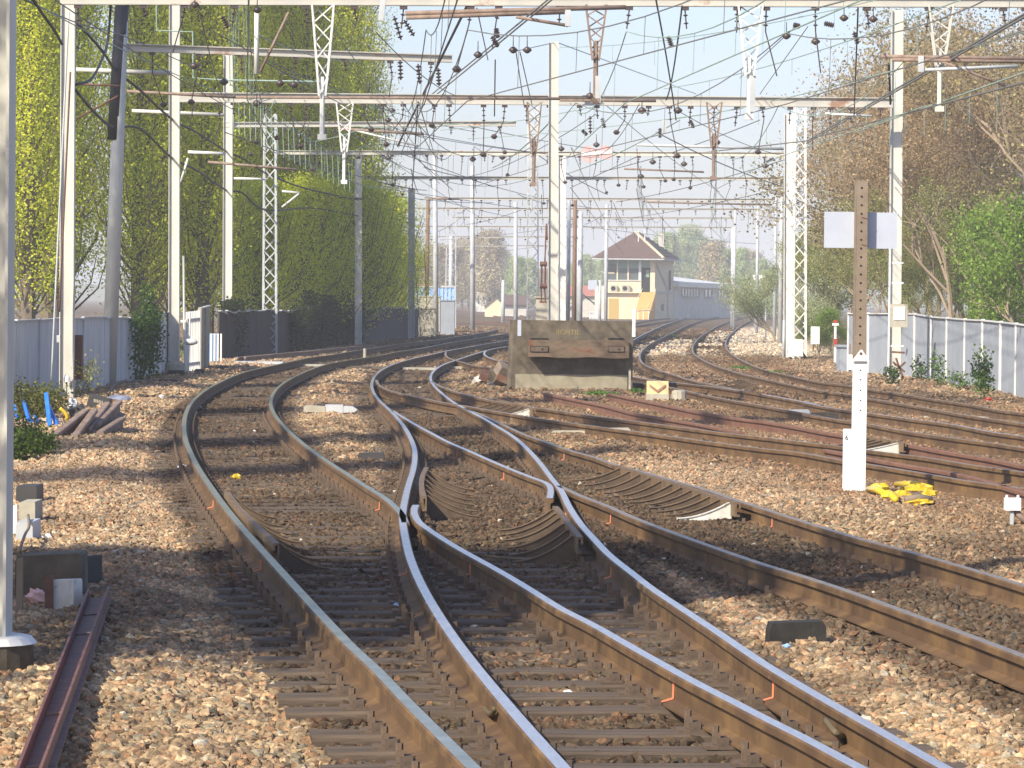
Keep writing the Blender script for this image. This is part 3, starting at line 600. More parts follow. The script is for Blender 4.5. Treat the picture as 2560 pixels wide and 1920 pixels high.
# ------------------------------------------------------------------ signal post with two panels and a white arrow
p0 = gz(2150, 1232, z=-.16); Yp = p0.y; mpp = MP(Yp)
t = empty('signal_post', tuple(p0), 'tall perforated brown post with white lower half, white arrow tip and two blank square panels', 'signal post')
def SP(px, py, dy=0): return P(px, py, Yp+dy)
def rect(b, x0, y0, x1, y1, dy, th, mi=0):
    a, c = SP(x0, y0, dy), SP(x1, y1, dy); b.box(((a.x+c.x)/2, Yp+dy, (a.z+c.z)/2), (c.x-a.x, th, a.z-c.z), mi=mi)
b = MB(); top = SP(2153, 452); bot = SP(2146, 900)
def hpost(b, ptop, pbot, w, d):
    dirv = (ptop-pbot)
    for dx in (-w/2+.006, w/2-.006):
        b.bar(pbot+Vector((dx, 0, 0)), ptop+Vector((dx, 0, 0)), .012, d, up=Vector((0, 1, 0)))
    b.bar(pbot+Vector((0, -d/2+.008, 0)), ptop+Vector((0, -d/2+.008, 0)), w-.024, .010, up=Vector((0, 1, 0)))
hpost(b, top, SP(2148, 905), .128, .13); n = 20
for i in range(n):
    q = SP(2153, 470).lerp(SP(2148, 880), i/(n-1)); b.tube([q+Vector((0, -.061, 0)), q+Vector((0, -.0665, 0))], .011, 8, mi=1)
b.build('brown_post', [m_brown, m_black], t)
b = MB(); a0 = SP(2150, 900, -.02); a1 = Vector((SP(2144, 1236).x, Yp-.02, p0.z-.1)); hpost(b, a0, a1, .142, .12)
for i, py in enumerate((925, 948, 975, 1000, 1025)): q = SP(2149, py); b.tube([q+Vector((0, -.078, 0)), q+Vector((0, -.0835, 0))], .008, 8, mi=1)
b.build('white_post', [m_white, m_blk], t)
b = MB(); q = SP(2152, 903, -.10); b.prism([(-.088, 0), (.086, 0), (.084, .012), (.012, .118), (-.006, .118), (-.086, .012)], q, Vector((1, 0, 0)), Vector((0, 0, 1)), Vector((0, -1, 0)), .012)
q2 = SP(2152, 884, -.10); b.tube([q2+Vector((0, -.012, 0)), q2+Vector((0, -.016, 0))], .016, 12, mi=1); b.build('arrow_tip', [m_white, m_rustd], t)
b = MB(); q0 = SP(2119, 1072, -.06); q1 = SP(2118, 1228, -.06); b.box(((q0.x+q1.x)/2, Yp-.06, (q0.z+q1.z)/2), (.095, .02, q0.z-q1.z)); pl = b.build('side_plate', m_white, t)
q = SP(2112, 1100, -.072); text('6', 'number', .075, (q.x, q.y, q.z), mt=m_blk, parent=t)
b = MB(); rect(b, 2061, 529, 2141, 620, .055, .006); b.build('sign_panel', m_panel, t)
b = MB(); rect(b, 2166, 531, 2242, 622, .075, .006); b.build('sign_panel', m_panel, t)
b = MB()
for px, py in ((2160, 543), (2160, 611)): b.bar(SP(px-6, py, -.06), SP(px+10, py+5, -.06), .012, .012)
b.build('clamp', m_rustd, t)

# ------------------------------------------------------------------ yellow crumpled vinyl + cap pole
def blob(c, r, sq=(1, 1, 1), seed=0, amp=.3):
    rr = random.Random(seed); b = MB(); n, mseg = 10, 6; c = Vector(c)
    for i in range(mseg+1):
        th = math.pi*i/mseg
        for k in range(n):
            ph = 2*math.pi*k/n; k_ = 1+rr.uniform(-amp, amp); b.v.append(tuple(c+Vector((r*sq[0]*math.sin(th)*math.cos(ph)*k_, r*sq[1]*math.sin(th)*math.sin(ph)*k_, r*sq[2]*math.cos(th)*k_))))
    for i in range(mseg):
        for k in range(n): b.f.append((i*n+k, i*n+(k+1) % n, (i+1)*n+(k+1) % n, (i+1)*n+k)); b.m.append(0)
    return b
p0 = gz(2255, 1240, z=-.15); t = empty('discarded_vest', tuple(p0), 'crumpled dirty yellow vinyl sleeves dumped on the ballast right of the white post', 'litter')
for i, (px, py, w_, h_) in enumerate(((2195, 1232, 46, 30), (2225, 1250, 40, 22), (2250, 1246, 40, 20), (2290, 1228, 62, 22), (2320, 1240, 34, 24), (2262, 1215, 40, 14), (2300, 1260, 60, 14))):
    q = gz(px, py+4, .03); b = blob(q, w_/2*MP(q.y)*1.25, (1, .7, h_/w_), i+3, .35); b.build('vinyl_fold', m_yell, t)
for i, (a, c) in enumerate((((2170, 1236), (2215, 1250)), ((2215, 1250), (2240, 1262)), ((2240, 1222), (2330, 1232)), ((2262, 1262), (2330, 1262)))):
    p, q = gz(*a, .05), gz(*c, .05); MB().tube([p, p.lerp(q, .5)+Vector((0, 0, .02)), q], [.03, .04, .028], 8).build('rolled_sleeve', m_yell if i < 3 else m_brown, t, True)
p0 = gz(2528, 1316, z=-.16); t = empty('cap_pole', tuple(p0), 'short post with a white box head standing at the right edge', 'marker')
MB().bar(p0-Vector((0, 0, .1)), P(2530, 1268, p0.y), .04, .03).build('pole', m_galb, t)
b = MB(); q = P(2531, 1260, p0.y); b.box(tuple(q), (.14, .1, .11)); b.tube([q+Vector((-.05, 0, .05)), q+Vector((-.05, 0, .08))], .012, 6); b.tube([q+Vector((.05, 0, .05)), q+Vector((.05, 0, .08))], .012, 6); b.build('box_head', m_white, t)
cable('hose', [P(2536, 1272, p0.y+.05), P(2550, 1290, p0.y), P(2575, 1310, p0.y)], .03, m_rust, 'dark conduit leaving the white box head to the right', 'hose')
for (px, py, sx, sy, sz, rz, mt, lb, cat) in (
   (1993, 1606, .34, .16, .15, .1, m_tar, 'black tarred timber block lying between the right rails', 'block'),
   (1960+0, 1640, 0, 0, 0, 0, None, '', ''),
   (928, 1150, .34, .18, .12, 0, m_blk, 'black box lying between the two left tracks', 'box'),
   (1292, 1058, .16, .14, .14, .2, m_brown, 'small brown block between the centre rails', 'block'),
   (1440, 1086, .75, .15, .08, -.1, m_concl, 'pale broken slab beside the orange-brown rail', 'slab'),
   (1535, 1086, .5, .2, .12, .05, m_concl, 'chunky whitish block beside the orange-brown rail', 'block'),
   (1895, 1108, .75, .12, .09, -.15, m_concl, 'curved white slab between the brown rails left of the white post', 'slab'),
   (2380, 1046, 1.3, .2, .06, -.1, m_concl, 'long low cream slab between the right tracks', 'slab'),
   (2505, 1136, .16, .2, .12, 0, m_concl, 'cream drum-shaped stub at the right edge', 'stub'),
   (1992, 1045, .45, .2, .17, 0, m_galb, 'grey steel point motor box by the right track', 'box'),
   (2060, 1048, .5, .25, .14, 0, m_conc, 'worn concrete block next to the point motor box', 'block')):
    if mt is None: continue
    p = gz(px, py, z=-.15); b = MB(); hz = sz/2
    b.prism([(-sx/2, 0), (sx/2, 0), (sx/2*.96, sz*.8), (sx/2*.85, sz), (-sx/2*.9, sz*.92), (-sx/2*.98, sz*.6)], p+Vector((0, -sy/2, -.02)), Vector((math.cos(rz), math.sin(rz), 0)), Vector((0, 0, 1)), Vector((-math.sin(rz), math.cos(rz), 0)), sy)
    o = b.build(cat if cat != 'box' else 'metal_box', mt); recenter(o, tuple(p)); tag(o, lb, cat)
# litter
for (px, py, r, mt, lb) in ((592, 1200, .05, m_yell, 'bright yellow crumpled wrapper between the left rails'), (997, 1526, .03, m_bluec, 'pale blue crumpled wrapper near the bottom left rails'), (457, 1176, .05, m_plast, 'white plastic scrap left of the leftmost rail'),
        (1966, 1628, .018, m_bluec, 'tiny blue bottle cap by the black block'), (118, 1355, .035, m_white, 'round white stone on the left ballast'), (1345+75, 1745, .02, m_white, 'small white scrap between the lowest sleepers'), (2470, 1003, .06, m_red, 'red scrap at the foot of the right fence'), (1830, 1012, .06, m_plast, 'white scrap on ballast behind the siding rail'), (404, 995, .05, m_plast, 'white scrap on the left shoulder')):
    q = gz(px, py, .03); o = blob(q, r, (1.2, .8, .7), int(px), .4).build('litter', mt); recenter(o, tuple(q)); tag(o, lb, 'litter')
# point machine between left tracks
p0 = gz(820, 1030, z=-.15); Yq = p0.y; t = empty('point_machine', tuple(p0), 'pale grey trackside point machine with pointed white ends between the left tracks', 'point machine')
q = P(798, 1019, Yq); L = MP(Yq)
MB().prism([(-38*L, -10*L), (16*L, -13*L), (16*L, 3*L), (-32*L, 6*L), (-38*L, 2*L)], q+Vector((0, -.12, 0)), Vector((1, 0, 0)), Vector((0, 0, 1)), Vector((0, 1, 0)), .3).build('casing', m_concl, t)
MB().box(tuple(q+Vector((38*L, .02, -2*L))), (44*L, .26, 20*L)).build('motor_box', m_galb, t)
MB().prism([(60*L, -12*L), (88*L, -10*L), (96*L, -4*L), (84*L, 4*L), (60*L, 5*L)], q+Vector((0, -.1, 0)), Vector((1, 0, 0)), Vector((0, 0, 1)), Vector((0, 1, 0)), .24).build('end_cover', m_galb, t)
MB().tube([q+Vector((10*L, -.15, -18*L)), q+Vector((120*L, -.1, -20*L)), q+Vector((190*L, 0, -10*L))], .02, 6).build('drive_rod', m_plate, t)
for i, (pp) in enumerate(((700, 862+80), )): pass
# spare rails by the dark fence
for i, (x0, y0, x1, y1) in enumerate(((592, 905, 905, 876), (612, 905, 940, 872))):
    a = gz(x0, y0, .16); c = gz(x1, y1, .16); b = MB(); d = (c-a).normalized(); s = Vector((d.y, -d.x, 0))
    b.prism([(u, z) for u, z in PROF], a, s, Vector((0, 0, 1)), d, (c-a).length); o = b.build('spare_rail', m_rust); recenter(o, tuple(a))
    tag(o, ['outer rusty spare rail lying loose at the foot of the dark fence', 'inner rusty spare rail lying loose at the foot of the dark fence'][i], 'rail')
for i, (px, py, sx) in enumerate(((440, 938, .4), (500, 936, .22), (560, 926, .2))):
    p = gz(px, py); o = MB().box(tuple(p+Vector((0, 0, .06))), (sx, .2, .12)).build('timber_offcut', m_blk); recenter(o, tuple(p)); tag(o, ['widest tarred offcut under the concrete mast foot', 'middle tarred timber offcut below the slatted fence', 'small tarred offcut below the blue gate'][i], 'timber')
for i, (px, py, w_, c_) in enumerate(((770, 916, 1.2, m_concl), (650, 909, 1.4, m_galb), (1065, 925, 1.3, m_concl), (920, 922, 1.0, m_conc), (1140, 922, 1.0, m_concl))):
    p = gz(px, py, z=-.14); o = MB().box(tuple(p+Vector((0, 0, .03))), (w_, 1.0, .07)).build('cover_slab', c_); recenter(o, tuple(p)); tag(o, ['pale cable cover slab inside the leftmost track', 'grey cable cover slab left of the leftmost track', 'thick pale cover slab inside the centre track', 'worn cover slab between the left tracks', 'pale cover slab right of the centre track'][i], 'slab')

# ------------------------------------------------------------------ left foreground: channel, blocks, mast foot
def on_ground_poly(pts, z): return [G(x, y, z) for x, y in pts]
a0, a1 = G(222, 1486, -.05), G(60, 1905, -.05); c0, c1 = G(272, 1482, -.05), G(118, 1900, -.05)
t = empty('steel_channel', tuple(a1.lerp(c1, .5)), 'rusty brown steel channel lying flanges-up on the left ballast', 'steel channel')
b = MB(); ext = lambda p, q, k: q+(q-p)*k
a1 = ext(a0, a1, .25); c1 = ext(c0, c1, .25)
b.bar(a0, a1, .012, .085); b.bar(c0, c1, .012, .085); mid0, mid1 = a0.lerp(c0, .5)-Vector((0, 0, .03)), a1.lerp(c1, .5)-Vector((0, 0, .03)); b.bar(mid0, mid1, (a0-c0).length-.014, .010)
b.build('channel_section', mat('brown_channel_rust', (.13, .055, .05), (.21, .09, .07), 9, .6, c3=(.30, .13, .09), bump=.3), t)
for i, f in enumerate((.12, .24, .62, .8, .95)):
    q = mid0.lerp(mid1, f)+Vector((0, 0, .008)); MB().box(tuple(q), ((a0-c0).length-.02, .05, .008), math.atan2((c0-a0).y, (c0-a0).x)).build('rust_patch', m_rust, t)
def place_box(x0, y0, x1, y1, ybase, depth, name, mt, lb, cat, rz=0, tilt=0):
    p = gz((x0+x1)/2, ybase, z=-.2); Yq = p.y; A_, B_ = P(x0, y0, Yq), P(x1, y1, Yq); w_ = B_.x-A_.x; h_ = A_.z-B_.z+.1
    b = MB(); b.prism([(-w_/2, -h_/2), (w_/2, -h_/2), (w_/2*.97, h_/2*.9), (w_/2*.9, h_/2), (-w_/2*.93, h_/2*.97), (-w_/2, h_/2*.8)], Vector(((A_.x+B_.x)/2, Yq, (A_.z+B_.z)/2-.05)), Vector((1, 0, tilt)), Vector((0, 0, 1)), Vector((rz, 1, 0)).normalized(), depth)
    o = b.build(name, mt); recenter(o, tuple(p)); return tag(o, lb, cat)
place_box(38, 1385, 205, 1475, 1500, .35, 'concrete_block', m_conc, 'mossy dark concrete trough block behind the white-faced stake', 'concrete block', tilt=.04)
place_box(130, 1448, 184, 1535, 1528, .10, 'painted_stake', m_whited, 'leaning square stake with cracked white painted face', 'stake', rz=.5)
place_box(112, 1438, 132, 1535, 1532, .03, 'steel_strip', m_rustd, 'dark rusty flat strip standing beside the white-faced stake', 'steel strip')
place_box(41, 1395, 55, 1545, 1545, .05, 'wooden_stake', m_brown, 'thin pale wooden stake close to the near mast', 'stake')
place_box(135, 1395, 205, 1450, 1470, .22, 'tarred_block', m_blk, 'tarred black timber end on top of the dark concrete block', 'timber', rz=.6, tilt=.15)
cc = [(40, 1215, 92, 1250), (48, 1255, 88, 1300), (40, 1305, 82, 1345)]
for i, (x0, y0, x1, y1) in enumerate(cc): place_box(x0, y0, x1, y1, y1+12, .5, 'trough_lid', [m_blk, m_concl, m_galb][i], ['tarred cable trough lid, topmost of three beside the near mast', 'sandy cable trough lid, middle of three beside the near mast', 'grey cable trough lid, lowest of three beside the near mast'][i], 'trough lid')
place_box(32, 1262, 42, 1330, 1345, .04, 'white_marker', m_white, 'thin white plate half hidden by the near mast', 'marker')
cable('root', [gz(48, 1395, .05), gz(62, 1385, .12), gz(72, 1368, .16), gz(70, 1350, .2)], .012, m_brown, 'curled dry stem above the dark concrete block', 'stem')
q = gz(92, 1515, .06); o = blob(q, .06, (1.1, .8, .8), 31, .35).build('litter', m_pink); recenter(o, tuple(q)); tag(o, 'crumpled pinkish metal scrap beside the rusty strip', 'litter')

# masts -------------------------------------------------------------------------------------------------
def h_mast(b, p, top, w, d, ang=0, mi=0, lean=Vector((0, 0, 0))):
    ca, sa = math.cos(ang), math.sin(ang); A = Vector((ca, sa, 0)); B = Vector((-sa, ca, 0)); q = Vector((p.x, p.y, top))+lean; th = max(.014, w*.06)
    for s in (-1, 1):                       # flanges left/right
        c = A*(s*(w/2-th/2)); vs = []
        for e in (p, q):
            for x, y_ in ((-1, -1), (1, -1), (1, 1), (-1, 1)): vs.append(e+c+A*(x*th/2)+B*(y_*d/2))
        b.add(vs, [(0, 1, 2, 3), (7, 6, 5, 4), (0, 4, 5, 1), (1, 5, 6, 2), (2, 6, 7, 3), (3, 7, 4, 0)], mi)
    vs = []
    for e in (p, q):
        for x, y_ in ((-1, -1), (1, -1), (1, 1), (-1, 1)): vs.append(e+A*(x*(w/2-th-.001))+B*(y_*th/2-d*.18))
    b.add(vs, [(0, 1, 2, 3), (7, 6, 5, 4), (0, 4, 5, 1), (1, 5, 6, 2), (2, 6, 7, 3), (3, 7, 4, 0)], mi)
def lattice(b, p, q, w, d, seg, leg=.05, w2=None, mi=0, ax=Vector((1, 0, 0))):
    p = Vector(p); q = Vector(q); w2 = w if w2 is None else w2; ay = Vector((0, 1, 0)); k = int(max(2, round((q-p).length/seg)))
    def c(i, sx, sy): f = i/k; ww = w+(w2-w)*f; return p.lerp(q, f)+ax*(sx*ww/2)+ay*(sy*d/2)
    for sx in (-1, 1):
        for sy in (-1, 1): b.bar(c(0, sx, sy), c(k, sx, sy), leg, leg, mi, up=ay)
    for i in range(k):
        s = 1 if i % 2 else -1
        b.bar(c(i, -s, -1), c(i+1, s, -1), leg*.7, leg*.25, mi, up=ay); b.bar(c(i, s, 1), c(i+1, -s, 1), leg*.7, leg*.25, mi, up=ay)
        b.bar(c(i, -1, -s), c(i+1, -1, s), leg*.25, leg*.7, mi, up=ay)
def v_bracket(b, x, Y, zt, zb, wt, wb, leg=.034):
    lattice(b, (x, Y, zt), (x+.0, Y, zb), wt, .16, (zt-zb)/5, leg, wb)
def gantry(label, posts, beam=None, brackets=(), nin=0, name='gantry', cat='gantry', beam_mat=None, beam_h=.22, seed=1, post_mat=None, brmat=None, drops=True):
    """posts: (px, Y, ztop or pixel top, width, kind); beam: (px0, px1, py0, py1, Y0, Y1)"""
    rr = random.Random(seed); px, Y = posts[0][0], posts[0][1]; t = empty(name, (X(px, Y), Y, -.2), label, cat)
    for (px, Y, ty, w, kind, *rest) in posts:
        x = X(px, Y, ty); xb = X(rest[0] if rest else px, Y, 850) if rest else X(px, Y, ty); top = P(px, ty, Y).z; p = Vector((xb, Y, -.35)); b = MB(); lean = Vector((x-xb, 0, 0))
        pm = post_mat or m_gal
        if kind == 'H': h_mast(b, p, top, w, w*.9, .0, lean=lean)
        elif kind == 'R': b.tube([p, Vector((x, Y, top))], [w/2*1.1, w/2*.9], 12)
        elif kind == 'L': lattice(b, p, Vector((x, Y, top)), w, w*.9, w*1.05, .055, w*.82)
        elif kind == 'B': b.tube([p, Vector((x, Y, top))], [w/2*1.1, w/2*.85], 10); pm = m_brownpole
        b.build('post', pm, t, kind in 'RB')
    if beam:
        bx0, bx1, by0, by1, Y0, Y1 = beam; a = P(bx0, by0, Y0); c = P(bx1, by1, Y1); b = MB(); h = beam_h
        up = Vector((0, 0, 1)); d = (c-a).normalized()
        b.bar(a+up*(h/2-.012), c+up*(h/2-.012), .16, .024); b.bar(a-up*(h/2-.012), c-up*(h/2-.012), .16, .024); b.bar(a, c, .02, h-.05)
        bo_ = b.build('beam', beam_mat or m_beam, t)
        for k in range(nin):
            f = (k+.5+rr.uniform(-.3, .3))/nin; p = a.lerp(c, f)-Vector((0, 0, h/2)); L = rr.uniform(.10, .38)
            b = MB(); b.box(tuple(p-Vector((0, 0, .03))), (.14, .12, .07)); q = p-Vector((rr.uniform(-.05, .05), 0, L+.12)); b.disc_string(p-Vector((0, 0, .06)), q, .05, 2 if L < .35 else 3)
            if rr.random() < .5 and drops:
                e = q-Vector((rr.uniform(-.25, .25), 0, rr.uniform(.3, .9))); b.tube([q, e], .012, 4)
                if rr.random() < .5: b.tube([e-Vector((0, 0, .06)), e, e+Vector((0, 0, .06))], [.04, .09, .04], 8)
            b.build('insulator', m_ins, t)
    for br in brackets:
        bpx, tw, bw, ybot, Yb_ = br[:5]; mt = br[5] if len(br) > 5 else (brmat or m_galw); x = X(bpx, Yb_, by0); zt4 = P(bpx, by0, Yb_).z-beam_h/2; zb4 = P(bpx, ybot, Yb_).z
        b = MB(); v_bracket(b, x, Yb_, zt4, zb4, tw, bw); b.tube([(x, Yb_, zb4+.35), (x, Yb_, zb4-.75)], .045, 6); b.box((x, Yb_, zb4-.75), (.16, .12, .1)); b.build('drop_bracket', mt, t)
    return t
m_brownpole = mat('brown_wooden_pole', (.17, .10, .065), (.24, .15, .10), 5, .85, stretch=(3, 3, .4))
# near mast at the left edge
pN = gz(20, 1690, z=-.22); t = empty('near_mast', tuple(pN), 'wide pale catenary mast cut by the left edge on a round-cornered concrete foot', 'mast')
Yn = pN.y; L = MP(Yn); b = MB(); xr_ = X(27, Yn+.25, 900); xt = X(33, Yn, 0); zf = P(20, 1588, Yn+.2).z
h_mast(b, Vector((xr_-.14, Yn+.25, zf)), 9.0, .28, .26); b.build('post', m_gal, t)
b = MB(); b.tube([(xr_-.12, Yn+.25, P(20, 1618, Yn).z), (xr_-.12, Yn+.25, zf-.01), (xr_-.12, Yn+.25, zf)], [.27, .24, .18], 20); b.build('foot_cap', m_galw, t)
b = MB(); b.tube([(xr_-.14, Yn+.25, -.5), (xr_-.14, Yn+.25, P(20, 1618, Yn).z-.004)], [.30, .27], 20); b.build('concrete_foot', m_conc, t)

Y0g = 66.0
g0 = gantry('nearest portal gantry, its rust-edged beam crossing the very top of the picture', [(172, 69, -140, .27, 'H', 168), (2790, 66, -60, .27, 'H')], (150, 2800, -2, 6, Y0g, Y0g),
    [(808, .40, .12, 240, Y0g, m_galw), (1491, .38, .12, 150, Y0g, m_rust), (1876, .45, .14, 190, Y0g, m_galw), (2352, .45, .13, 170, Y0g, m_gal)], 20, seed=3, beam_h=.20)
g1 = gantry('second portal gantry, long cream beam reaching the tall right mast', [(437, 91, 8, .27, 'H', 436), (1384, 89, 105, .25, 'H', 1383), (2243, 91.5, 25, .30, 'H', 2237)], (448, 2232, 243, 257, 90, 90.5),
    [(862, .42, .13, 380, 90, m_galw), (1336, .36, .12, 385, 90, m_rust), (1786, .38, .12, 370, 90, m_rust)], 30, seed=5, beam_h=.25)
gb = gantry('leaning half gantry with a mast painted black at the top', [(308, 79, -40, .30, 'R', 272)], (300, 1130, 118, 147, 79, 80.5), [], 7, seed=6, beam_h=.17, name='half_gantry')
b = MB(); a_ = P(308, -40, 79); c_ = P(286, 350, 79); b.tube([a_, c_], [.152, .162], 12); b.build('black_sleeve', m_blk, gb, True)
g2 = gantry('half gantry with a slim white mast and a thin arm behind the second gantry', [(571, 116, 137, .30, 'H', 569)], (560, 1290, 312, 309, 116, 117), [(886+0, .0001, .0001, 320, 116)][:0], 12, seed=8, beam_h=.17, name='half_gantry')
g3l = gantry('slender lattice mast in front of the dark ivy fence', [(675, 124, 285, .46, 'L', 675)], None, [], name='lattice_mast', cat='mast', post_mat=m_galb)
g3 = gantry('third portal gantry, behind the red disc marker', [(896, 150, 380, .28, 'H', 896), (1405, 145, 385, .30, 'H', 1405), (1971, 127, 285, .30, 'H', 1970)], (690, 1985, 381, 386, 145, 132), [], 30, seed=9, beam_h=.17, post_mat=m_galw)
g3b = gantry('tall lattice mast behind the buffer stop next to the central H mast', [(1332, 165, 270, .52, 'L', 1332)], None, [], name='lattice_mast', cat='mast', post_mat=m_galw)
g3c = gantry('white lattice mast with a box at its foot on the right, by the green bush', [(2000, 125, 270, .44, 'L', 1999)], None, [], name='lattice_mast', cat='mast', post_mat=m_galw)
g4 = gantry('fourth portal gantry, thin beam level with the upper part of the distant masts', [(1029, 178, 470, .32, 'H', 1028), (1955, 172, 440, .22, 'R')], (880, 1960, 444, 447, 172, 172), [], 26, seed=12, beam_h=.15, post_mat=m_galb)
g5 = gantry('fifth portal gantry, with the tall slim mast near the cabinet', [(1087, 206, 378, .28, 'R', 1090), (1940, 206, 480, .2, 'R')], (1060, 1945, 496, 500, 206, 206), [], 22, seed=13, beam_h=.15, post_mat=m_galb)
g6 = gantry('sixth portal gantry carried by the mast with the street light', [(1181, 230, 415, .30, 'R', 1181), (1895, 226, 505, .2, 'R')], (1015, 1900, 521, 524, 226, 226), [], 20, seed=14, beam_h=.14, post_mat=m_galb)
g7 = gantry('seventh portal gantry on a thin grey mast left of the buffer stop', [(1289, 255, 505, .3, 'R', 1289), (1838, 255, 520, .2, 'R')], (1130, 1840, 544, 546, 255, 255), [], 18, seed=15, beam_h=.14, post_mat=m_galb)
g8 = gantry('eighth and farthest clear gantry just above the signal box roof level', [(1517, 285, 510, .3, 'R'), (1833, 285, 568, .3, 'R')], (1000, 1835, 566, 569, 285, 285), [], 18, seed=16, beam_h=.13, post_mat=m_galb)
for i, (y_, Yg) in enumerate(((592, 330), (614, 380))):
    gantry(['faint distant gantry beam above the signal box eaves', 'faintest distant gantry beam level with the signal box eaves'][i], [(1128, Yg, 590-i*0, .4, 'R'), (1448, Yg, 560, .4, 'R')], (1010, 1460, y_, y_+1, Yg, Yg), [], 8, seed=20+i, beam_h=.14, post_mat=m_galb)
for i, (px, Yp_, ty, w_, kd, lb) in enumerate(((1070, 215, 496, .25, 'B', 'brown wooden pole rising behind the grey cabinet'), (1438, 200, 500, .25, 'B', 'brown wooden pole right of the central H mast'), (1452, 210, 530, .3, 'R', 'pale pole right beside the brown wooden pole'), (1423, 190, 500, .2, 'R', 'thin pale pole between the central mast and the brown pole'),
        (1129, 240, 480, .7, 'L', 'distant lattice mast above the blue wagons'), (1258, 300, 745-45, .3, 'R', 'short pale post in front of the brown gabled house'), (1012, 240, 560, .3, 'R', 'thin pale mast at the right edge of the poplars'), (1890, 300, 720, .3, 'R', 'thin post by the far track bend'), (1915, 190, 722, .1, 'R', 'slim stake beside the pale ballast shoulder'), (1960, 125, 800, .10, 'R', 'grey stake left of the right lattice mast'), (1500, 330, 700, .3, 'R', 'grey post carrying a blank board left of the signal box'))):
    gantry(lb, [(px, Yp_, ty, w_, kd)], None, [], name='pole', cat='pole', post_mat=m_galb)
# boxes on the right lattice mast and the tall right mast
def bxpx(parent, x0, y0, x1, y1, Y, d, name, mt, dy=0):
    a, c = P(x0, y0, Y), P(x1, y1, Y); return MB().box(((a.x+c.x)/2, Y+dy, (a.z+c.z)/2), (c.x-a.x, d, a.z-c.z)).build(name, mt, parent)
bxpx(g3c, 2026, 816, 2046, 860, 124, .3, 'cabinet', m_white, -.3); bxpx(g3c, 1968, 848, 2004, 890, 124, .5, 'foot_box', m_white, -.3)
bx_ = bxpx(g1, 2222, 760, 2264, 818, 91, .22, 'switch_box', m_concl, -.30); bxpx(bx_, 2230, 767, 2258, 800, 91, .02, 'white_label', m_white, -.42)
for yy in (655, 705, 862): bxpx(g1, 2219, yy, 2256, yy+5, 91, .06, 'clamp', m_galw, -.25)
b = MB(); b.tube([P(2226, 600, 90.7), P(2221, 945, 90.7)], .03, 6); b.build('conduit', m_galw, g1)
b = MB()
for (a, c) in (((2232, 905), (2262, 930)), ((2236, 930), (2264, 905)), ((2230, 880), (2262, 882)), ((2234, 940), (2240, 952)), ((2258, 940), (2250, 955)), ((2240, 895), (2258, 945))): b.bar(P(*a, 90.5), P(*c, 90.5), .05, .05)
b.build('rod_gear', m_rustd, g1)
b = MB()
for (a, c) in (((1975, 895), (2010, 915)), ((1978, 915), (2012, 892)), ((2005, 880), (2020, 900))): b.bar(P(*a, 124), P(*c, 124), .06, .06)
b.build('rod_gear', m_rustd, g3c)
# foot of the second gantry mast and slim bits
pf = P(437, 930, 90.5); b = MB(); b.tube([(X(437, 90.5), 90.8, -.4), (X(437, 90.5), 90.8, P(437, 912, 90).z), (X(437, 90.5), 90.8, P(437, 904, 90).z)], [.27, .25, .16], 12); b.build('concrete_foot', m_concl, g1)
bxpx(g1, 452, 800, 466, 806, 90, .2, 'bracket', m_galw); b = MB(); b.tube([P(475, 780, 91), P(471, 940, 91)], .02, 5); b.tube([P(458, 640, 91), P(463, 940, 91)], .03, 5); b.build('conduit', m_galw, g1)
b = blob(P(476, 855, 90), .14, (1.3, .8, .6), 5, .05); b.build('lamp_cap', m_galw, g1, True)
# white lamp cap on mast of g0, cabinet behind
b = MB(); q = P(167, 948, 68.8); b.tube([q+Vector((0, 0, -.05)), q+Vector((0, 0, .03)), q+Vector((0, 0, .09))], [.07, .065, .025], 10); b.tube([q-Vector((0, 0, .05)), q-Vector((0, 0, .4))], .01, 5, 1); b.build('bell_cap', [m_white, m_cable], g0)
bxpx(g0, 183, 838, 200, 950, 69, .25, 'control_box', m_rustd, .35); bxpx(g0, 140, 838, 152, 856, 69, .2, 'small_box', m_galb, .2)
# tensioning gear on the central mast
b = MB()
for px in (1354, 1363): b.tube([P(px, 660, 88), P(px-1, 712, 88)], .025, 5); b.tube([P(px-2, 712, 88), P(px, 755, 88)], .02, 5)
for py in (660, 715): b.tube([P(1350, py, 88), P(1368, py, 88)], .06, 8)
b.bar(P(1349, 755, 88), P(1367, 755, 88), .05, .05); b.build('tension_gear', m_rustd, g1)
cable('guy_wire', [P(1368, 600, 88), P(1366, 560, 88), P(1362, 660, 88)][::-1], .02, m_rustd, 'dark tensioning rods hanging beside the central H mast')
# guy rods of left mast
for i, (x0, y0, x1, y1) in enumerate(((172, 30, 128, 960), (176, 180, 148, 780))):
    cable('guy_rod', [P(x0, y0, 68.5), P((x0+x1)/2, (y0+y1)/2, 68.5), P(x1, y1, 68.5)], .02, m_galb if i == 0 else m_rustd, ['long pale guy rod slanting down left of the left mast', 'shorter dark guy rod against the left mast'][i], 'guy rod')

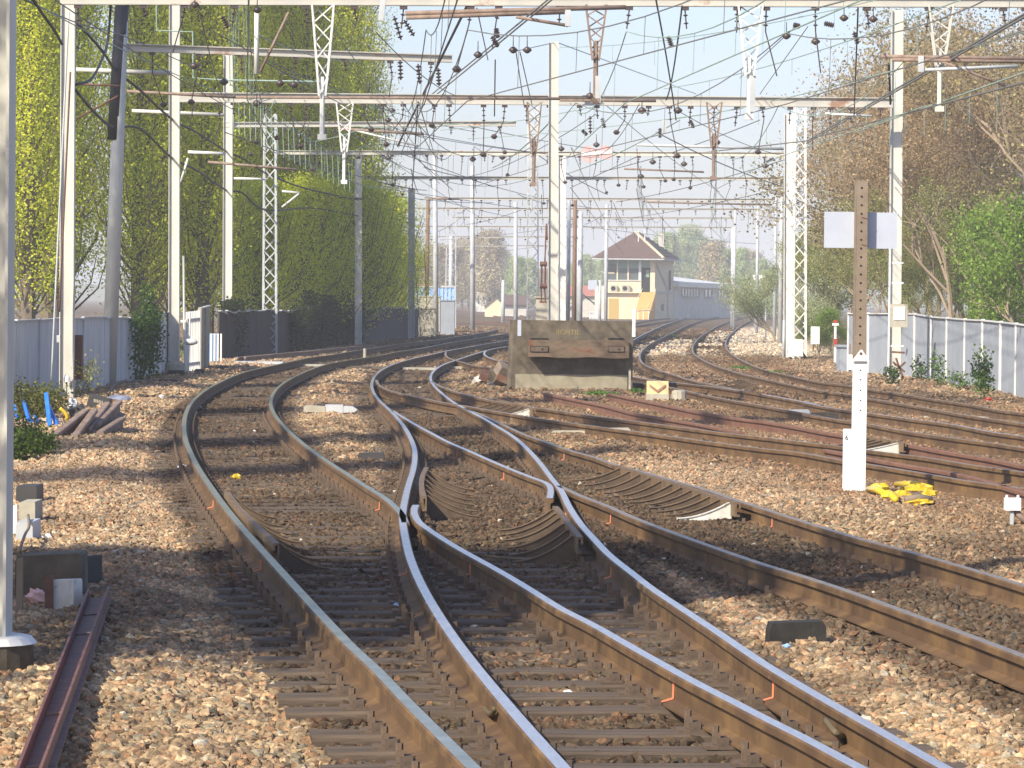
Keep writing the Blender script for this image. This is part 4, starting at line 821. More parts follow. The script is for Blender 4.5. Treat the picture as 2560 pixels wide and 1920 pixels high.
# red butterfly marker
q = P(1491, 385, 132); t = empty('disc_marker', (q.x, 131.7, q.z), 'two joined faded red discs with a white bar hanging under the third gantry', 'signal disc'); L = MP(131.7)
b = MB()
pts_ = []
for k in range(8): a = math.pi/8+k*math.pi/4; pts_.append((math.cos(a), math.sin(a)))
out = [(-39, 8), (-33, 16), (-22, 20), (-14, 18), (0, 9), (14, 20), (24, 22), (34, 17), (40, 8), (40, -6), (32, -14), (20, -15), (12, -12), (0, -8), (-10, -20), (-20, -24), (-32, -19), (-39, -9)]
b.prism([(x*L, y_*L) for x, y_ in out], Vector((q.x, 131.7, q.z)), Vector((1, 0, 0)), Vector((0, 0, 1)), Vector((0, -1, 0)), .02); b.build('red_discs', m_pink, t)
MB().prism([(-38*L, -6*L), (39*L, 1*L), (39*L, 8*L), (-38*L, 3*L)], Vector((q.x, 131.66, q.z)), Vector((1, 0, 0)), Vector((0, 0, 1)), Vector((0, -1, 0)), .012).build('white_bar', m_white, t)

# ------------------------------------------------------------------ cantilever pipes and big insulators hung on the wires
def pipe(x0, y0, x1, y1, Y, r, mt, lb, Y1=None):
    a, c = P(x0, y0, Y), P(x1, y1, Y1 or Y); o = MB().tube([a, c], r, 8).build('cantilever_pipe', mt, smooth=True); recenter(o, tuple(a)); tag(o, lb, 'cantilever pipe'); return o
PIPES = [(1013, 33, 1565, 18, 64, .04, m_rust, 'upper of two rusty pipes just under the top beam'), (1015, 44, 1412, 30, 64, .04, m_rust, 'lower of two rusty pipes just under the top beam'), (1290, 42, 1420, 64, 64, .03, m_rust, 'rusty stay slanting to a grey box below the top beam'),
 (2200, 141, 2620, 147, 64, .035, m_rust, 'upper rusty pipe crossing the tall right mast'), (2230, 149, 2620, 155, 64, .035, m_rust, 'lower rusty pipe crossing the tall right mast'), (2350, 152, 2515, 215, 64, .025, m_rust, 'thin rusty stay fanning down at upper right'), (2302, 175, 2545, 165, 64, .03, m_galb, 'grey strut below the rusty pipes at upper right'),
 (317, 228, 590, 243, 85, .035, m_rust, 'rusty pipe between the black-topped mast and the next mast'), (590, 243, 1480, 247, 85, .035, m_rust, 'long rusty pipe in front of the second gantry beam'), (1400, 250, 1640, 252, 85, .035, m_rust, 'short rusty pipe right of the central mast'),
 (520, 405, 742, 424, 112, .04, m_rust, 'orange-brown pipe crossing the slim white mast and lattice mast'), (850, 322, 1060, 335, 112, .045, m_rust, 'rusty pipe over the right edge of the poplars'), (865, 320, 1045, 365, 112, .03, m_galw, 'pale stay under the rusty pipe at the poplars edge'),
 (770, 487, 905, 497, 145, .04, m_rust, 'thin rusty pipe by the third gantry left mast'), (189, 174, 427, 183, 80, .05, m_gal, 'pale bracket pipe between the two left masts'), (330, 277, 561, 287, 100, .05, m_gal, 'pale bracket pipe behind the second gantry left mast'), (470, 380, 560, 384, 112, .05, m_galw, 'short pale bracket pipe left of the slim white mast'), (585, 446, 668, 448, 120, .04, m_galw, 'short pale bracket pipe joining the lattice mast'),
 (470, 395, 452, 455, 92, .03, m_galw, 'white hook shaped stay right of the concrete-footed mast'), (190, 210, 298, 215, 76, .022, m_rustd, 'upper rusty bracket arm between the two leftmost masts'), (190, 298, 295, 240, 76, .022, m_rustd, 'slanting rusty bracket arm between the two leftmost masts'), (642, 20, 641, 185, 66, .045, m_galw, 'pale vertical rod hanging in front of the poplars'), (722, 30, 650, 180, 66, .025, m_rust, 'rusty slanting rod beside the pale vertical rod'),
 (1560, 422, 1760, 430, 150, .04, m_rust, 'thin rusty pipe right of the red disc marker'), (1615, 505, 1930, 512, 190, .05, m_rust, 'rusty pipe above the distant trees on the right'), (1070, 496, 1148, 497, 200, .06, m_rust, 'short rusty pipe on top of the brown pole'), (1590, 362, 1960, 372, 128, .05, m_galb, 'pale double pipe above the third gantry on the right'), (2063, 284, 2180, 290, 88, .03, m_galw, 'thin white pipe left of the tall right mast'),
 (705, 478, 748, 482, 122, .035, m_galw, 'upper white arm of the triangular stay on the lattice mast'), (748, 484, 705, 518, 122, .035, m_galw, 'lower white arm of the triangular stay on the lattice mast')]
for q in PIPES: pipe(*q)
for i, (x0, y0, x1, y1, Y, lb) in enumerate(((1420, 25, 1420, 66, 64, 'grey hanging box under the top beam right of centre'), (958, 0, 952, 52, 64, 'grey hanging weight under the top beam left of centre'), (2302, 140, 2302, 180, 64, 'grey hanging box on the rusty pipes at upper right'), (1495, 190, 1495, 258, 66, 'drilled hanger between the top bracket and the second gantry'), (1882, 190, 1880, 280, 66, 'double hanger bar at the foot of the right top bracket'), (1660, 300, 1660, 330, 88, 'small hanger under the second gantry'))):
    a, c = P(x0, y0, Y), P(x1, y1, Y); o = MB().bar(a, c, .10, .10, up=Vector((0, 1, 0))).build('hanger', m_galb); recenter(o, tuple(a)); tag(o, lb, 'hanger')
BALLS = [(487, 12, 64), (643, 25, 64), (485, 165, 70), (642, 258, 80), (700, 208, 72), (1283, 125, 70), (1318, 125, 70), (1195, 137, 72), (1475, 240, 84), (1605, 276, 88), (1695, 276, 88), (1966, 90, 70), (2039, 104, 70), (2110, 45, 66), (2183, 48, 66), (1491, 362, 128), (970, 300, 108), (980, 276, 108), (1403, 372, 125), (970, 395, 130), (1182, 398, 140), (1256, 393, 140), (1632, 405, 135), (1602, 441, 150), (1710, 410, 140), (1913, 415, 130), (560, 205, 80), (735, 212, 82)]
where = ['by the left top corner', 'below the top beam over the poplars', 'beside the second left mast', 'above the lattice mast', 'near the first white bracket', 'left one of the pair left of the central mast', 'right one of the pair left of the central mast', 'left of the twin balls under the arm end', 'on the rusty pipe by the central mast', 'left one of the two rods under the second gantry', 'right one of the two rods under the second gantry', 'upper one in the open sky on the right', 'lower one in the open sky on the right', 'left one beside the tall right mast top', 'right one beside the tall right mast top', 'just above the red disc marker', 'on the poplars edge, lower', 'on the poplars edge, upper', 'beside the central mast at third gantry level', 'hanging under the third gantry left end', 'under the third gantry left of the sky gap', 'under the third gantry right of the sky gap', 'right of the red disc marker', 'farther right and lower than the disc marker', 'on the third gantry far right', 'closest to the right lattice mast', 'on the second gantry pipe at left', 'on the second gantry pipe behind the bracket']
for i, (px, py, Y) in enumerate(BALLS):
    q = P(px, py, Y); r = 8.6*MP(Y) if Y < 100 else 6.5*MP(Y); n = 8; b = MB()
    for s in (0,): b.tube([q+Vector((-r*1.3, 0, 0)), q+Vector((-r*1.0, 0, 0)), q+Vector((-r*.5, 0, 0)), q, q+Vector((r*.5, 0, 0)), q+Vector((r*1.0, 0, 0)), q+Vector((r*1.3, 0, 0))], [r*.2, r*.45, r*.9, r*1.05, r*.9, r*.45, r*.2], 12)
    b.tube([q+Vector((0, 0, r)), q+Vector((0, 0, r*4))], r*.15, 5)
    o = b.build('bell_insulator', m_ins, smooth=True); recenter(o, tuple(q)); tag(o, 'round dark brown insulator '+where[i], 'insulator', 'round brown insulators on the wires')
# stacked-disc strings on wires
STR = [(985, 40, 1003, 100), (1010, 50, 1035, 90), (1000, 150, 1002, 200), (1045, 160, 1050, 210), (1095, 170, 1098, 215), (1670, 90, 1680, 118), (1230, 90, 1245, 118), (1475, 290, 1476, 335), (1505, 295, 1512, 320), (1455, 325, 1468, 338), (1650, 320, 1650, 345), (2135, 80, 2145, 110), (1983, 62, 2000, 66), (2060, 58, 2085, 64), (2455, 12, 2495, 20), (1240, 70, 1245, 95), (555, 40, 570, 70), (690, 340, 692, 350), (1725, 300, 1735, 320), (1915, 405, 1935, 395)]
sw = ['left string under the top beam over the poplars edge', 'right string under the top beam over the poplars edge', 'string hanging over the sky edge below the arm', 'string next to the diagonal feeder', 'string right of the diagonal feeder', 'string right of centre below the top beam', 'upper string left of the central mast', 'string above the red disc marker', 'tilted string right above the disc marker', 'slanted string left above the disc marker', 'string under the right part of the second gantry', 'long string left of the tall right mast', 'left white-dark horizontal string under the top beam', 'right white-dark horizontal string under the top beam', 'reddish string in the top right corner', 'tiny string just under the rusty pipes', 'string by the top left bracket', 'short string by the first lattice mast top', 'string under the second gantry near the right bracket', 'string left of the right lattice mast']
for i, (x0, y0, x1, y1) in enumerate(STR):
    Yq = 70 if min(y0, y1) < 240 else 95
    if i == 19: Yq = 128
    o = MB().disc_string(P(x0, y0, Yq), P(x1, y1, Yq), .062, 5).build('insulator_string', m_ins); recenter(o, tuple(P(x0, y0, Yq))); tag(o, 'dark insulator '+sw[i], 'insulator')

# ------------------------------------------------------------------ overhead lines following the tracks
GY = [40, 66, 90, 116, 145, 172, 206, 226, 255, 285]
def line_over(ka, kb, y0, y1, label, xoff=0.0, mt=None, zc=5.45, zm=6.75, seed=1, endpx=None):
    rr = random.Random(seed); ys = [y for y in GY if y0 <= y <= y1]; pts = []
    for i, y_ in enumerate(ys):
        x = .5*(rx(ka, y_)+rx(kb, y_))+xoff+(.18 if i % 2 else -.18); pts.append((x, y_))
    if endpx: pts.append((X(endpx[0], endpx[1]), endpx[1]))
    t = empty('overhead_line', (pts[0][0], pts[0][1], 0), label, 'overhead line'); mt = mt or m_wire
    cwp = []; mwp = []; drops = []
    for (xa, ya), (xb, yb) in zip(pts[:-1], pts[1:]):
        n = 12
        for k in range(n+1):
            f = k/n; x = xa+(xb-xa)*f; y_ = ya+(yb-ya)*f; zmm = zm-(.75)*4*f*(1-f)
            cwp.append((x, y_, zc)); mwp.append((x, y_, zmm))
            if k in (2, 4, 6, 8, 10): drops.append(((x, y_, zc), (x+.02, y_, zmm)))
    MB().tube(cwp, .011, 5).build('contact_wire', mt, t); MB().tube(mwp, .011, 5).build('messenger_wire', mt, t)
    for a, c in drops[:90]: MB().tube([a, c], .006, 3).build('dropper', mt, t)
    return t
line_over('A', 'A2', 40, 120, 'overhead line above the leftmost track, greenish wires against the poplars', mt=m_green, seed=2, endpx=(1330, 145))
line_over('B', 'D', 40, 90, 'overhead line above the centre track left of the central mast', seed=3, endpx=(1230, 116))
line_over('E2', 'F', 40, 48, 'overhead line above the right diverging track', seed=4, endpx=(1220, 90)) if False else None
line_over('e1', 'e2', 40, 90, 'overhead line above the brown rails in front of the buffer stop', seed=5, endpx=(1130, 120))
line_over('s1', 's2', 40, 66, 'overhead line above the rusty siding', mt=m_green, seed=6, endpx=(1420, 90))
line_over('kK', 'kC', 40, 120, 'overhead line above the track behind the chevron board', seed=7, endpx=(1180, 150))
line_over('k5R', 'kK', 90, 116, 'short overhead line joining the signal box curve', seed=8, endpx=(1560, 285))
line_over('k6L', 'k6R', 66, 290, 'overhead line above the rightmost curved track', mt=m_green, seed=9)
line_over('k5L', 'k5R', 116, 290, 'overhead line above the curve by the signal box', seed=10)
# single wires and feeders
def wire(x0, y0, Y0, x1, y1, Y1, r, mt, lb, sag=0.0, drops=0, dl=0):
    a, c = P(x0, y0, Y0), P(x1, y1, Y1); n = 10; pts = [a.lerp(c, k/n)-Vector((0, 0, sag*4*(k/n)*(1-k/n))) for k in range(n+1)]
    if drops:
        t = empty('wire', tuple(a), lb, 'wire'); MB().tube(pts, r, 5).build('carrier_wire', mt, t)
        for k in range(drops):
            f = (k+.5)/drops; p = a.lerp(c, f)-Vector((0, 0, sag*4*f*(1-f))); MB().tube([p, p-Vector((0, 0, dl*random.uniform(.6, 1.1)))], r*.55, 3).build('dropper', mt, t)
        return t
    o = MB().tube(pts, r, 5).build('wire', mt); recenter(o, tuple(a)); return tag(o, lb, 'wire')
WL = [(1178, -6, 66, 994, 365, 112, .028, m_cable, 'thick black feeder falling steeply left from the top beam'), (1375, -5, 60, 1040, 268, 100, .016, m_wire, 'left strand of the twin wires running from top centre to lower left'), (1385, -5, 60, 1048, 272, 100, .016, m_wire, 'right strand of the twin wires running from top centre to lower left'),
 (2620, 0, 50, 2018, 352, 110, .020, m_wire, 'upper strand of the heavy twin feeder on the right'), (2620, 8, 50, 2016, 358, 110, .020, m_wire, 'lower strand of the heavy twin feeder on the right'), (2018, 352, 110, 1660, 392, 150, .022, m_wire, 'far continuation of the heavy feeder past the lattice mast'),
 (2620, 160, 50, 2140, 330, 90, .014, m_green, 'pale green line on the right with long hanging droppers', 0, 9, 0.75), (2620, 190, 48, 2030, 345, 100, .018, m_wire, 'dark wire just below the pale green dropper line'), (2400, 0, 60, 1660, 222, 110, .012, m_green, 'thin green wire across the open sky to the second gantry', .2, 6, .6), (2620, 62, 55, 1660, 300, 120, .012, m_green, 'thin green wire under the second gantry right part', .2, 6, .6),
 (2190, 0, 60, 1400, 118, 100, .010, m_green, 'thin wire between the two ball insulators in the sky', .2, 6, .5), (1395, 107, 89, 1740, 235, 140, .012, m_wire, 'wire leaving the top of the central mast to the right'), (1384, 107, 89, 1290, 128, 75, .010, m_wire, 'short wire from the central mast top to the twin balls'), (1300, 130, 75, 1330, 262, 90, .012, m_wire, 'slanting wire from the twin balls to the rusty bracket'),
 (1290, 130, 75, 1310, 262, 90, .012, m_wire, 'second slanting wire from the twin balls'), (2020, 66, 68, 1900, 235, 90, .010, m_wire, 'diagonal wire through the lower sky insulator'), (1985, 70, 68, 1850, 195, 90, .010, m_wire, 'diagonal wire through the upper sky insulator'), (1490, 285, 90, 1100, 445, 170, .012, m_wire, 'long wire fading down left from the central mast', .5), (1640, 0, 60, 1690, 300, 88, .016, m_cable, 'black jumper falling from the top beam to the second gantry', -.1), (1705, 15, 62, 1665, 250, 88, .016, m_cable, 'second black jumper bulging right below the top beam', .3), (2145, 20, 62, 2135, 290, 88, .016, m_cable, 'black jumper left of the tall right mast'),
 (1045, 255, 90, 1030, 480, 175, .022, m_cable, 'black feeder dropping beside the distant left masts'), (1048, 260, 90, 1090, 400, 200, .016, m_wire, 'thin wire dropping towards the fifth gantry mast'), (1060, 620, 190, 1070, 830, 200, .02, m_cable, 'black cable down the brown pole'), (1028, 560, 178, 1052, 840, 180, .018, m_cable, 'black cable hanging near the grey cabinet'), (2222, 160, 88, 2226, 260, 90, .03, m_cable, 'black cable on the left side of the tall right mast'),
 (1238, 150, 80, 1236, 290, 88, .016, m_cable, 'black vertical jumper left of the central mast'), (1220, 150, 80, 1192, 20, 66, .012, m_wire, 'vertical wire under the round insulator')]
for i, q in enumerate(WL): wire(*q)
# more faint wires: random fan towards the vanishing area
rr = random.Random(44); 
fan = [(60, -5, 60, 640, 262, 100), (130, -5, 58, 700, 330, 110), (530, 76, 66, 905, 240, 100), (640, 85, 66, 900, 152, 90), (655, 150, 70, 1060, 345, 120), (500, 30, 66, 560, 250, 90), (800, 20, 66, 1110, 455, 170), (870, 150, 80, 1100, 460, 180), (940, 80, 70, 1140, 240, 90), (700, 180, 80, 1190, 330, 120), (560, 330, 110, 1020, 470, 170), (760, 250, 90, 1230, 560, 240), (900, 440, 170, 1290, 545, 250), (1500, 430, 150, 1900, 300, 120), (1540, 505, 200, 1960, 400, 130), (1400, 440, 150, 1700, 300, 100), (1530, 700-150, 280, 1960, 470, 140), (1180, 450, 180, 1480, 520, 260), (1230, 420, 150, 1380, 300, 90), (1640, 330, 110, 2000, 480, 130), (1700, 280, 95, 1960, 390, 128), (1500, 250, 90, 1800, 480, 180), (1100, 600, 260, 1440, 560, 260), (1100, 640, 280, 1460, 600, 280), (1420, 560, 240, 1900, 610, 300), (1600, 480, 200, 1700, 590, 300)]
for i, q in enumerate(fan):
    lb = 'thin contact wire number seen crossing'  # replaced below
    o = wire(*q, .011 if q[2] < 100 else .018, m_green if i % 3 == 0 else m_wire, 'x', .15)
    def wh(px, py): return ('left' if px < 850 else 'centre' if px < 1500 else 'right')+(' top' if py < 160 else ' upper' if py < 330 else ' middle' if py < 480 else ' lower')
    o['label'] = 'thin wire running from %s x%d to %s part of the sky' % (wh(q[0], q[1]), 0, wh(q[3], q[4]))
    o['label'] = o['label'].replace(' x0', ''); o['group'] = 'thin wires crossing the sky'
rows = [(255, 90, 460, 2220), (311, 116, 600, 1280), (384, 140, 720, 1960), (446, 172, 900, 1940), (498, 206, 1080, 1930), (523, 226, 1030, 1890), (545, 255, 1150, 1830)]
for k in range(34):
    i = k % 6; a_, c_ = rows[i], rows[i+1]; f = rr.random(); x0 = a_[2]+(a_[3]-a_[2])*f; x1 = c_[2]+(c_[3]-c_[2])*min(1, max(0, f+rr.uniform(-.12, .12)))
    o = wire(x0, a_[0]+rr.uniform(-8, 60), a_[1], x1, c_[0]+rr.uniform(-5, 45), c_[1], .012 if i < 2 else .018, m_wire if k % 3 else m_green, 'thin wire strung between two of the receding gantries', .1, 4 if k % 2 else 0, .5); o['group'] = 'thin wires between the gantries'
# sagging black cables through the left masts
cable('feeder_cable', [P(185, 50, 69), P(250, 120, 73), P(290, 175, 79), P(350, 225, 83), P(430, 298, 91), P(490, 330, 100), P(565, 378, 116), P(610, 398, 119), P(660, 430, 124), P(760, 470, 137), P(896, 500, 150)], .03, m_cable, 'upper sagging black cable strung through the left masts')
cable('feeder_cable', [P(188, 225, 69), P(240, 285, 73), P(285, 318, 79), P(350, 322, 83), P(430, 395, 91), P(490, 425, 100), P(565, 475, 116), P(605, 482, 119), P(665, 525, 124), P(780, 520, 140), P(896, 540, 150)], .03, m_cable, 'lower sagging black cable strung through the left masts')
cable('feeder_cable', [P(80, -5, 60), P(110, 40, 62), P(135, 75, 64), P(155, 110, 67)], .03, m_cable, 'short black cable ending at the leftmost H mast')
cable('feeder_cable', [P(278, -5, 78), P(272, 80, 78), P(262, 130, 74), P(230, 195, 71), P(190, 212, 69)], .028, m_cable, 'black loop cable hanging between the two left masts')
cable('feeder_cable', [P(60, 0, 60), P(200, 60, 68), P(310, 90, 74), P(480, 165, 90), P(640, 225, 100)], .012, m_wire, 'thin dark span wire across the poplars')
# green bent pipes in front of the poplars
for i, pts_ in enumerate(([(391, 0), (391, 76), (482, 80), (483, 195), (560, 200), (800, 204)], )):
    q = [P(x, y_, 88) for x, y_ in pts_]; o = MB().tube(q, .02, 6).build('green_tube', m_green); recenter(o, tuple(q[0])); tag(o, 'pale green bent tube stepping down in front of the poplars', 'tube')
t = empty('dropper_harp', tuple(P(700, 300, 110)), 'pale green comb of hanging droppers right of the first lattice mast', 'dropper wires')
MB().tube([P(575, 210, 92), P(690, 300, 105), P(880, 410, 130)], .012, 5).build('carrier_wire', m_green, t)
for i in range(22):
    f = i/21; x = 582+f*290; y0 = 20+f*330+(10 if i % 2 else 0); y0 = max(y0, 5); MB().tube([P(x, y0*0+210+f*200, 92+38*f), P(x+3, 330+f*150, 92+38*f)], .010, 4).build('dropper', m_green, t)
for i in range(8):
    x = 572+i*7; MB().tube([P(x, 0, 88), P(x+random.uniform(-8, 14), 210+random.uniform(-20, 60), 90)], .010, 4).build('dropper', m_green, t)

# ------------------------------------------------------------------ fences
def fence_run(name, pxs, top_px, seg_mat, label, nper, post=True, cap=True, th=.06, wavy=.0, posth=.06):
    base = [G(x, y_, -.2) for x, y_ in pxs]; t = empty(name, tuple(base[0]), label, 'fence'); tops = []
    for (x, y_), p in zip(pxs, base):
        yt = np.interp(x, [q[0] for q in top_px], [q[1] for q in top_px]); tops.append(P(x, yt, p.y).z)
    pan = []; hs = []
    for i in range(len(base)-1):
        for k in range(nper):
            f = k/nper; pan.append(base[i].lerp(base[i+1], f)); hs.append(tops[i]+(tops[i+1]-tops[i])*f)
    pan.append(base[-1]); hs.append(tops[-1])
    for i in range(len(pan)-1):
        a, c = pan[i], pan[i+1]; za = hs[i]+random.uniform(-wavy, wavy); zc_ = hs[i+1]+random.uniform(-wavy, wavy); d = (c-a).normalized(); nrm = Vector((d.y, -d.x, 0)); off = nrm*random.uniform(-.015, .015)
        b = MB(); b.add([a+off+Vector((0, 0, -.3)), c+off+Vector((0, 0, -.3)), Vector((c.x, c.y, zc_))+off, Vector((a.x, a.y, za))+off]+[v+nrm*(-th) for v in (a+off+Vector((0, 0, -.3)), c+off+Vector((0, 0, -.3)), Vector((c.x, c.y, zc_))+off, Vector((a.x, a.y, za))+off)],
              [(0, 1, 2, 3), (7, 6, 5, 4), (0, 4, 5, 1), (1, 5, 6, 2), (2, 6, 7, 3), (3, 7, 4, 0)])
        b.build('panel', seg_mat, t)
        if post: MB().box((a.x, a.y, (za-.2)/2+.02), (posth, posth*1.6, za+.24)).build('post', m_galw if post == 'w' else seg_mat, t)
        if cap: MB().bar(Vector((a.x, a.y, za+.01)), Vector((c.x, c.y, zc_+.01)), th*1.7, .03).build('cap_rail', m_galw if post == 'w' else m_galb, t)
    return t
fl = fence_run('panel_fence', [(-60, 1010), (40, 1000), (150, 985), (260, 974), (300, 963), (346, 954), (400, 944), (440, 938)], [(-60, 806), (37, 803), (100, 800), (220, 795), (316, 797), (350, 797), (395, 784), (440, 782)], m_fence, 'streaky blue-grey panel fence behind the left masts', 2, post=True, cap=True, wavy=.015)
# white slatted gate section
t = empty('slatted_fence', tuple(G(480, 936, -.2)), 'narrow section of white vertical slats beside the concrete-footed mast', 'fence')
for i in range(9):
    f = i/8; x = 466+f*31; yb_ = 938-f*4; p = G(x, yb_, -.2); p.z = -.3; tp = P(x, 780-f*4, p.y); MB().box((p.x, p.y, (tp.z-.3)/2), (.05, .10, tp.z+.3)).build('slat', m_galw, t)
for yy in (800, 910): MB().bar(P(466, yy, G(466, 938, -.2).y), P(497, yy-4, G(497, 934, -.2).y), .04, .06).build('rail', m_galb, t)
fence_run('panel_fence', [(499, 933), (511, 928), (523, 925)], [(499, 772), (523, 765)], m_concl, 'two tall pale panels ending the left fence', 1, posth=.08)
t = empty('gate', tuple(G(540, 910, -.2)), 'small pale blue slatted gate between the left fence and the dark fence', 'gate'); Yq = G(540, 912, -.2).y
for i in range(4): p = P(528+i*8, 912, Yq); tp = P(528+i*8, 834, Yq); MB().box((p.x, Yq, (p.z+tp.z)/2), (.05, .03, tp.z-p.z)).build('slat', m_galw, t)
MB().box(((P(526, 0, Yq).x+P(553, 0, Yq).x)/2, Yq+.04, (P(540, 912, Yq).z+P(540, 834, Yq).z)/2), (27*MP(Yq), .02, 78*MP(Yq))).build('panel', m_bluec, t)
fd = fence_run('board_fence', [(548, 906), (600, 902), (660, 893), (720, 885), (780, 878), (840, 869), (907, 861), (960, 855), (1010, 850), (1046, 846)], [(548, 782), (600, 778), (640, 776), (700, 780), (840, 776), (905, 770), (1046, 772)], m_fdark, 'dark weathered board fence partly smothered by ivy', 3, post=False, cap=True, wavy=.06)
fr = fence_run('concrete_fence', [(2120, 935), (2169, 941), (2226, 946), (2285, 951), (2325, 957), (2366, 964), (2411, 973), (2455, 982), (2500, 991), (2539, 999), (2590, 1011), (2650, 1026), (2760, 1052), (2900, 1086)], [(2120, 785), (2226, 785), (2285, 786), (2325, 793), (2411, 800), (2455, 802), (2539, 811), (2650, 826), (2900, 846)], m_fencer, 'pale blue-grey panel fence with white posts along the right side', 1, post='w', cap=True, posth=.07)
# ivy on the dark fence
def leaf_cloud(centers, sizes, colors, name='foliage', mt=None, up=.0, bias=None):
    n = len(centers); nrm = rng.normal(size=(n, 3))
    if bias is not None: nrm = nrm*.6+bias
    else: nrm[:, 2] = np.abs(nrm[:, 2])+up
    nrm /= np.linalg.norm(nrm, axis=1)[:, None]
    t1 = np.cross(nrm, rng.normal(size=(n, 3))); t1 /= np.linalg.norm(t1, axis=1)[:, None]; t2 = np.cross(nrm, t1)
    s = sizes[:, None]; v = np.stack([centers-t1*s*.5, centers+t2*s*.32, centers+t1*s*.5, centers-t2*s*.32], 1).reshape(-1, 3)
    f = np.arange(n*4).reshape(-1, 4); return np_mesh(name, v, f, mt or m_leaf, np.repeat(colors, 4, 0))
def put(me, name, parent=None, loc=(0, 0, 0)):
    o = bpy.data.objects.new(name, me); COL.objects.link(o); o.parent = parent; o.location = loc; return o
def ivy(pxs, n, label, col=(.05, .065, .022), spread=.45):
    pts = [G(x, y_, -.2) for x, y_ in pxs]; i = rng.integers(0, len(pts)-1, n); f = rng.random(n); A_ = np.array([tuple(p) for p in pts]); c = A_[i]*(1-f)[:, None]+A_[i+1]*f[:, None]
    hmax = 1.75+.35*np.sin(c[:, 1]*.9)+.25*np.sin(c[:, 1]*2.3); c[:, 2] = -.2+hmax*rng.random(n)**.55; c[:, 0] += rng.normal(.18, spread*.35, n); c[:, 1] += rng.normal(0, .2, n)
    col = np.array(col)*rng.lognormal(0, .35, n)[:, None]; me = leaf_cloud(c-A_[0], np.full(n, .10), col); t = empty('ivy', tuple(A_[0]), label, 'climbing plant'); put(me, 'foliage', t)
    b = MB()
    for k in range(6):
        q = pts[0].lerp(pts[-1], random.random()); MB().tube([q, q+Vector((.1, .2, 1.0)), q+Vector((.15, random.uniform(-.6, .6), 1.7))], [.03, .02, .01], 4).build('stem', m_bark, t)
ivy([(720, 885), (780, 878), (840, 869), (890, 863)], 16000, 'dense dark ivy mound hanging over the board fence')
ivy([(552, 903), (580, 900)], 3500, 'dark ivy on the near end of the board fence')
ivy([(322, 960), (350, 953), (375, 948)], 2200, 'green creeper climbing the left panel fence', (.07, .12, .025), .3)
# cabinet, concrete wall
def slab_px(name, x0, y0, x1, y1, Y, d, mt, label, cat):
    a, c = P(x0, y0, Y), P(x1, y1, Y); b = MB(); b.box(((a.x+c.x)/2, Y+d/2, (a.z-.4)/2), (c.x-a.x, d, a.z+.4)); b.box(((a.x+c.x)/2, Y+d/2, a.z+.03), (c.x-a.x+.1, d+.1, .06)); o = b.build(name, mt); recenter(o, (a.x, Y, -.2)); return tag(o, label, cat)
slab_px('relay_cabinet', 1048, 772, 1089, 845, 190, 1.2, m_concl, 'pale concrete relay cabinet at the end of the board fence', 'cabinet')
slab_px('concrete_wall', 1102, 752, 1136, 836, 200, 2.0, m_fencer, 'grey concrete wall end right of the relay cabinet', 'wall')
slab_px('concrete_wall', 1046, 742, 1100, 790, 214, 2.0, m_concl, 'low tan wall behind the relay cabinet', 'wall')
slab_px('concrete_wall', 1340, 745, 1372, 800, 118, 1.0, m_concl, 'blank pale concrete slab between the lattice mast and the central mast', 'wall')
slab_px('utility_box', 2100, 868, 2139, 930, 104, 1.2, m_fencer, 'blue-grey trackside box left of the brown post', 'cabinet')
p = P(2126, 866, 100); t = empty('notice_board', (p.x, 100, -.2), 'small white upright board just left of the arrow tip', 'board'); MB().box((p.x, 100, (P(0, 865, 100).z+P(0, 903, 100).z)/2), (16*MP(100), .04, 38*MP(100))).build('board', m_white, t); MB().box((p.x, 100.05, .2), (.05, .05, 1.0)).build('post', m_brown, t)
# red topped marker
Yq = 118; p = P(2087, 920, Yq); t = empty('red_marker', (p.x, Yq, -.2), 'thin post with red and white marks in front of the green bushes', 'marker')
MB().box((p.x, Yq, (P(0, 785, Yq).z-.2)/2), (.07, .07, P(0, 785, Yq).z+.2)).build('post', m_white, t)
MB().box((p.x, Yq-.05, P(0, 790, Yq).z), (16*MP(Yq), .04, 6*MP(Yq))).build('white_band', m_white, t); MB().box((p.x, Yq-.05, P(0, 783, Yq).z), (9*MP(Yq), .06, 7*MP(Yq))).build('red_cap', m_red, t); MB().box((p.x, Yq-.06, P(0, 835, Yq).z), (8*MP(Yq), .06, 18*MP(Yq))).build('red_band', m_red, t)
# low black pole base posts etc.
# ------------------------------------------------------------------ scrap pile, left
def local(px, py, Y): return P(px, py, Y)
Ys_ = 56
RP = [((122, 1120), (215, 1040), 50), ((172, 1132), (236, 1040), 50), ((216, 1096), (268, 1022), 51.5), ((238, 1084), (298, 1018), 52), ((250, 1102), (306, 1060), 51.2)]
for i, (a, c, Yq) in enumerate(RP):
    A_ = P(a[0], a[1]-6, Yq-1.2); B_ = P(c[0], c[1], Yq+1.2); d = (B_-A_).normalized(); s = d.cross(Vector((0, 0, 1))).normalized(); u = s.cross(d)
    b = MB(); b.prism([(x*1.35, (z+.08)*1.3) for x, z in PROF], A_, s, u, d, (B_-A_).length); o = b.build('scrap_rail', m_rust); recenter(o, tuple(A_)); tag(o, 'short rusty scrap rail, %s of the five on the left heap' % ['leftmost', 'second from left', 'middle', 'fourth from left', 'lowest right'][i], 'scrap rail')
